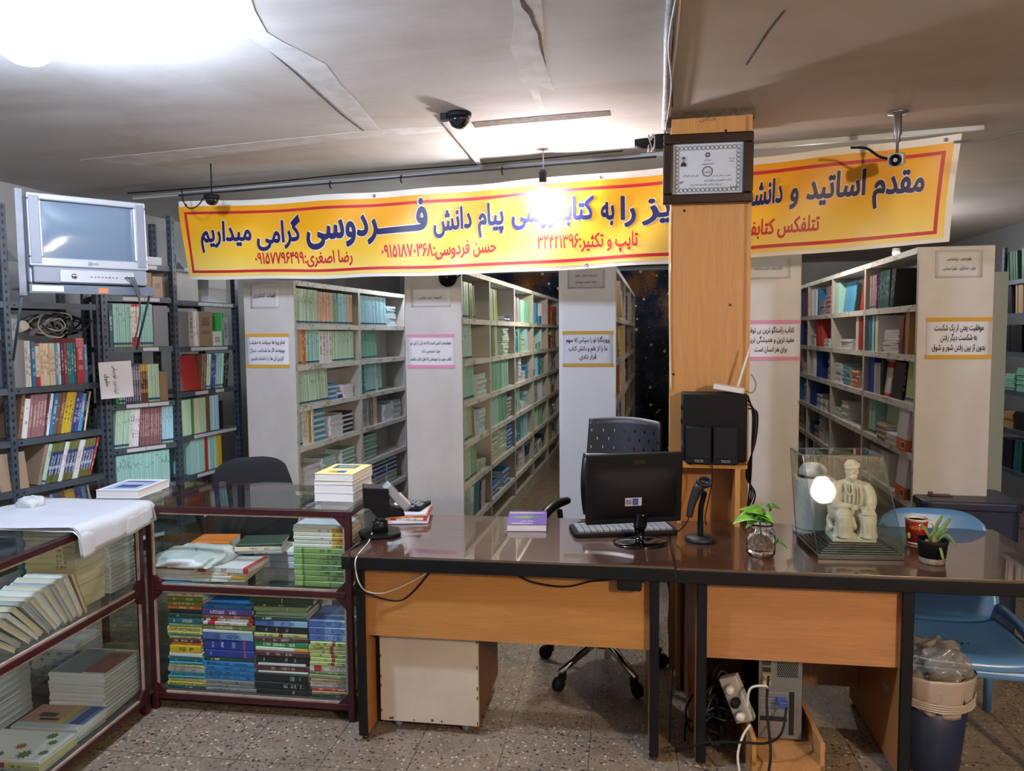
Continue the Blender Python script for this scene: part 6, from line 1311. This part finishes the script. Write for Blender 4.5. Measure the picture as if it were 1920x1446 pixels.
# black plastic pot with a small plant
p = onD(1754, 1060); pt = thing('potted_plant', 'small strappy plant in a black plastic pot on the right desk', 'plant', (p.x, p.y+.035, ZT))
MB().lathe([(.0005,.0),(.041,.0),(.043,.004),(.0445,.022)], 28).build('muddy_base', mottled('dried_mud', '#8a8072', '#5c554b', 40, .9), pt); MB().lathe([(.0445,.022),(.050,.072),(.0515,.074),(.0530,.086),(.0510,.087),(.048,.074),(.044,.066)], 28).build('pot', BLACKM, pt)
MB().lathe([(.0472,.066),(.03,.070),(.0005,.072)], 20).build('soil', mottled('potting_soil', '#3a2c22', '#5a4636', 60, .95), pt)
st2 = mottled('strap_green', '#4a6a34', '#6f8c4a', 20, .5)
def strap(pts, w, nm='leaf'):
    P = bez(pts, 6); n_ = len(P); mb = MB(); v = []; f = []
    for i, q in enumerate(P):
        t_ = (P[min(i+1,n_-1)]-P[max(i-1,0)]).normalized(); s = t_.cross(Vector((0,-1,.2))).normalized()*w*(math.sin(math.pi*(.08+.9*i/n_))**.7)*.5; v += [q-s, q+s+Vector((0,-.001,0))]
    for i in range(n_-1): f.append((2*i, 2*i+1, 2*i+3, 2*i+2))
    mb.add(v, f, 0, True); return mb.build(nm, st2, pt, solid=.0009)
for pts, w in (([(0,0,.07),(.02,-.005,.115),(.055,-.005,.165)],.016),([(0,0,.07),(.01,0,.13),(.03,.0,.175)],.013),([(0,0,.07),(-.02,0,.11),(-.04,.01,.145)],.009),([(.005,0,.07),(.04,-.01,.105),(.062,-.02,.085),(.066,-.03,.07)],.010),([(0,-.01,.07),(.008,-.04,.075),(.012,-.066,.04),(.014,-.07,.03)],.010),([(-.01,-.01,.07),(-.015,-.03,.10),(-.01,-.035,.12)],.010),([(.0,0,.07),(.03,0,.11),(.05,0,.125)],.010)): strap(pts, w)
MB().ell((0,0,.08),(.014,.014,.022)).ell((-.022,-.01,.076),(.009,.009,.012)).build('bulb', mat('plant_bulb', '#7c7250', .6), pt)

# ------------------------------------------------------------------ behind and below the right desk
blu = mottled('blue_plastic', '#4f7fb4', '#5a8abc', 5, .28, spec=.5); q = onZ(1760, 1218, .36)
ch = thing('blue_chair', 'pale blue plastic chair tucked behind the right desk end', 'chair', (1.125, 3.13, 0), R(-4))
def seatf(u, v): x = (u-.5)*(.46-.04*v); e = abs(2*u-1); return (x, -.20+.42*v, .415-.02*v+.025*e**4 -.045*max(0, 1-v/.12)**2 - .02*(1-e**2)*math.sin(math.pi*min(1, v*1.1)))
MB().grid(seatf, 22, 18).build('seat', blu, ch, solid=.007)
MB().grid(lambda u, v: ((u-.5)*(.47-.13*max(0, v-.62)**1.6*2.2), .255+.13*v+.03*(1-(2*u-1)**2)*(v-.2)-.03*abs(2*u-1)**3, .405+.42*v-.05*v*abs(2*u-1)**5), 22, 16).build('backrest', blu, ch, solid=.007)
MB().prism([(-.235,0),(.235,0),(.235,.05),(-.235,.05)], 0, .035, 0, T(0,-.19,.335)).build('front_skirt', blu, ch, bevel=.012)
MB().grid(lambda u, v: ((u-.5)*.44, .20+.08*v, .39+.03*v), 10, 4).build('seat_bend', blu, ch, solid=.007)
for sx_ in (-1, 1):
    MB().tube([(sx_*.22,-.17,.40),(sx_*.235,-.20,.0)], [.022,.016]).build('leg', blu, ch); MB().tube([(sx_*.20,.22,.40),(sx_*.215,.29,.0)], [.022,.016]).build('leg', blu, ch)
    MB().tube(bez([(sx_*.225,-.16,.42),(sx_*.245,.0,.45),(sx_*.235,.24,.46)],5), .02).build('side_rim', blu, ch)
hm = MB()
for r_ in range(4):
    for c_ in range(2+r_): hm.ell((-.055+.02*(c_)+.004*r_-.01*r_*0, -.075+.022*(3-r_)*.0+.016*r_-.02, .4135-.0015*r_), (.0062,.0045,.0025), 0, None, 8, 4)
hm.build('vent_slot', mat('slot_dark', '#16222f', .8), ch)
a, b = dep(1733, 940, 4.0), dep(1912, 940, 4.0)
bn_ = thing('storage_bin', 'dark navy lidded plastic bin behind the blue chair', 'bin', ((a.x+b.x)/2, a.y+.2, 0), R(-2)); nv = mat('navy_plastic', '#1e2640', .4); w_ = (b.x-a.x)
MB().prism(rrect(w_*.93, .36, .04), 0, a.z-.045).build('body', nv, bn_, bevel=.01); MB().prism(rrect(w_, .40, .05), a.z-.05, a.z).build('lid', nv, bn_, bevel=.012); MB().box(-w_*.35, -.06, -.07, .05, a.z-.002, a.z+.006).build('lid_hatch', nv, bn_, bevel=.004); MB().box(-.17,-.15,-.04,-.02,a.z+.005,a.z+.018).build('red_catch', mat('catch_red', '#8a3a30', .5), bn_)
# waste bin with liner
q = onZ(1768, 1446, .06); wbp = (q.x-.0, q.y+.17); wb = thing('waste_bin', 'dark waste bin with a beige liner bag beside the right desk', 'waste bin', (wbp[0], wbp[1], 0))
MB().lathe([(.0005,.0),(.105,.0),(.110,.01),(.142,.36),(.138,.36),(.106,.012),(.0005,.01)], 32).build('body', nv, wb)
lin_ = mat('liner_beige', '#a8978a', .5)
def liner(u, v):
    a_ = u*2*math.pi; k = .006*math.sin(9*a_)+.004*math.sin(17*a_+1)+.003*math.sin(29*a_); z = .245+.125*v + .02*math.sin(2*a_+1)*(1-v); r_ = .128+.022*v*(1 if v < .8 else 1-(v-.8)*.4) + .004 + k*(1.2-v)*.9; return (r_*math.cos(a_), r_*math.sin(a_), z)
MB().grid(liner, 72, 12).build('liner_skirt', lin_, wb, solid=.001); MB().grid(lambda u, v: ((.146-.03*v+.004*math.sin(9*u*6.28))*math.cos(u*6.28318), (.146-.03*v+.004*math.sin(9*u*6.28))*math.sin(u*6.28318), .368-.16*v*v), 60, 8).build('liner_inside', lin_, wb, solid=.001)
for i in range(4): MB().tube([(( .150+.002*math.sin(7*a_*.262+i))*math.cos(a_*.2618), (.150+.002*math.sin(7*a_*.262+i))*math.sin(a_*.2618), .262+.008*i+.006*math.sin(a_*.26*2+1)) for a_ in range(25)], .004, 6).build('liner_roll', lin_, wb)
tag(MB().grid(blob(wbp[0]+.02, wbp[1]-.01, .375, .09, .085, .075, 33, 2.6), 56, 26).build('plastic_bag', mat('clear_film', '#a39a90', .2, alpha=.5), solid=0), 'crumpled clear bag stuffed in the waste bin', 'plastic bag')
tag(MB().grid(blob(wbp[0]-.08, wbp[1]+.05, .39, .07, .05, .03, 35), 40, 20).build('plastic_bag', mat('bag_black', '#1b1a1c', .4)), 'black crumpled bag at the back of the waste bin', 'plastic bag')
# wooden cradle and the computer under the right desk
f1 = F2D.inverted(); a = onZ(1410, 1440, .06); b = onZ(1580, 1446, .06)
cx, cy = a.x, a.y+.01; cw = .215
cr_ = thing('computer_cradle', 'low beech cradle on the floor under the right desk', 'cradle', (cx, cy, 0), R(3)); bw = woodmat('cradle_beech', '#b98a56', '#ab7c4a', '#97693a', 'y', .5)
MB().box(0, cw+.03, .0, .42, .06, .078).build('bottom_board', bw, cr_); MB().box(0, .016, 0, .42, .0, .16).build('side_board', bw, cr_, bevel=.002); MB().box(cw+.016, cw+.032, 0, .42, 0, .16).build('side_board', bw, cr_, bevel=.002); MB().box(.016, cw+.016, 0.0, .016, .0, .062).build('front_board', bw, cr_)
t2 = thing('computer_tower', 'grey backed computer tower standing in the cradle under the right desk', 'computer', (cx, cy, .0785), R(3)); tm_ = mat('zinc_steel', '#7e7f80', .4, .5)
tx0, tx1, ty, tH = .045, .205, .15, .40
MB().box(tx0, tx1, ty+.004, ty+.31, .008, tH).build('case', BLACKM, t2, bevel=.003); MB().box(tx0+.003, tx1-.003, ty, ty+.005, .010, tH-.003).build('rear_panel', tm_, t2)
for x in (tx0+.02, tx1-.03): MB().box(x, x+.02, ty+.02, ty+.05, 0, .009).build('foot', BLACK, t2)
def vent():
    m = mat('vent_grille', '#6f7072', .4, .5); n = N(m); x, y, z = n.sep(n.tc.outputs['Object']); rw = n.math('FLOOR', n.math('DIVIDE', z, .007))
    h = n.math('MULTIPLY', n.math('GREATER_THAN', n.math('PINGPONG', n.math('ADD', x, n.math('MULTIPLY', rw, .004)), .004), .0013), n.math('GREATER_THAN', n.math('PINGPONG', z, .0035), .0009)); n.color(n.mix(h, '#77787a', '#0c0c0d')); return m
MB().box(tx0+.068, tx1-.018, ty-.0015, ty, .245, .345).build('fan_grille', vent(), t2); MB().box(tx0+.012, tx0+.05, ty-.003, ty, .20, .36).build('port_panel', mat('port_steel', '#8a8678', .4, .5), t2)
for i, (z, c) in enumerate(((.34,'#3a3b3d'),(.315,'#2c4f8a'),(.29,'#23364f'),(.265,'#151515'),(.24,'#9a8c5a'),(.215,'#b5a888'))): MB().box(tx0+.016, tx0+.044, ty-.008, ty-.002, z, z+.016).build('port', mat('port_'+c[1:], c, .5), t2)
for i in range(7): MB().box(tx0+.008, tx0+.104, ty-.002, ty, .03+i*.023, .048+i*.023).build('slot_cover', mat('slot_black', '#121213', .6) if i == 2 else tm_, t2, bevel=.001)
MB().box(tx0+.112, tx0+.130, ty-.0015, ty, .025, .19).build('side_slot', mat('slot_black', '#121213', .6), t2)
vg = Vector((cx, cy, .0785)); pv = MB().box(tx0+.066, tx0+.10, ty-.045, ty-.002, .148, .170).build('video_plug', mat('plug_blue', '#3a4d94', .5), t2, bevel=.003)
cable('black video cord from the blue plug curling across the cradle', [(cx+tx0+.085,cy+ty-.05,.235),(cx+tx0+.06,cy+ty-.11,.17),(cx+.05,cy+.0,.15),(cx-.04,cy-.02,.155),(cx-.16,cy-.0,.13),(cx-.26,cy+.05,.06),(cx-.24,cy+.16,.01)], .0042, BLACKM)
cable('white cord arching from the power strip to the computer tower', [(cx-.01,cy+.07,.24),(cx+.0,cy+.07,.31),(cx+.05,cy+.07,.325),(cx+.065,cy+.10,.30)], .0045, CREAMP)
cable('beige cord dropping from the power strip behind the cradle', [(cx-.0,cy+.06,.18),(cx-.03,cy+.02,.155),(cx-.05,cy-.02,.10),(cx-.035,cy-.04,.01)], .0045, CREAMP)
cable('thick black cord running down before the computer tower', [(cx+.07,cy+.12,.34),(cx+.055,cy+.05,.26),(cx+.06,cy-.02,.14),(cx+.05,cy-.05,.07),(cx+.03,cy-.06,.008)], .0048, BLACKM)
ps = thing('power_strip', 'white power strip with plugs propped against the cradle', 'power strip', M=T(cx-.005, cy+.13, .16) @ RZ(R(-20)) @ RY(R(-24))); MB().box(-.035,.035,-.02,.02,.0,.17).build('body', mat('strip_white', '#a8a49c', .5), ps, bevel=.005)
for i in range(3): MB().lathe([(.017,0),(.015,.03),(.006,.034)], 14, 0, T(0,-.02,.03+.05*i) @ RX(R(90))).build('plug', CREAMP if i != 1 else BLACKM, ps)
tg = thing('cable_tangle', 'dark tangle of cables heaped beside the computer under the right desk', 'cable', (cx-.17, cy+.22, .0)); rr = random.Random(31)
for i in range(16):
    c = [rr.uniform(-.0,.12), rr.uniform(-.04,.08), rr.uniform(.10,.30)]; rad = rr.uniform(.03,.07)
    MB().tube(bez([(c[0]+rad*math.cos(k*1.2+i)+rr.uniform(-.02,.02), c[1]+.06*math.sin(k*1.9+i), max(.006, c[2]+rad*math.sin(k*1.2+i)-.02*k)) for k in range(9)], 5), rr.choice((.003,.0045,.0035)), 6).build('cable', [BLACKM, mat('dark_cable', '#33363c'), BLACKM, BLACKM][i % 4], tg)
MB().tube([(0,.02,.0),(.02,.03,.14),(-.02,.03,.36)], .006).build('cable', BLACKM, tg)
cable('black cord dangling in the gap between the two desks', [fr(1251,1085,o=.05), fr(1256,1120,o=.05), fr(1254,1180,o=.06), fr(1262,1240,o=.07), fr(1258,1320,o=.08), fr(1256,1390,o=.09)], .0035, BLACKM)
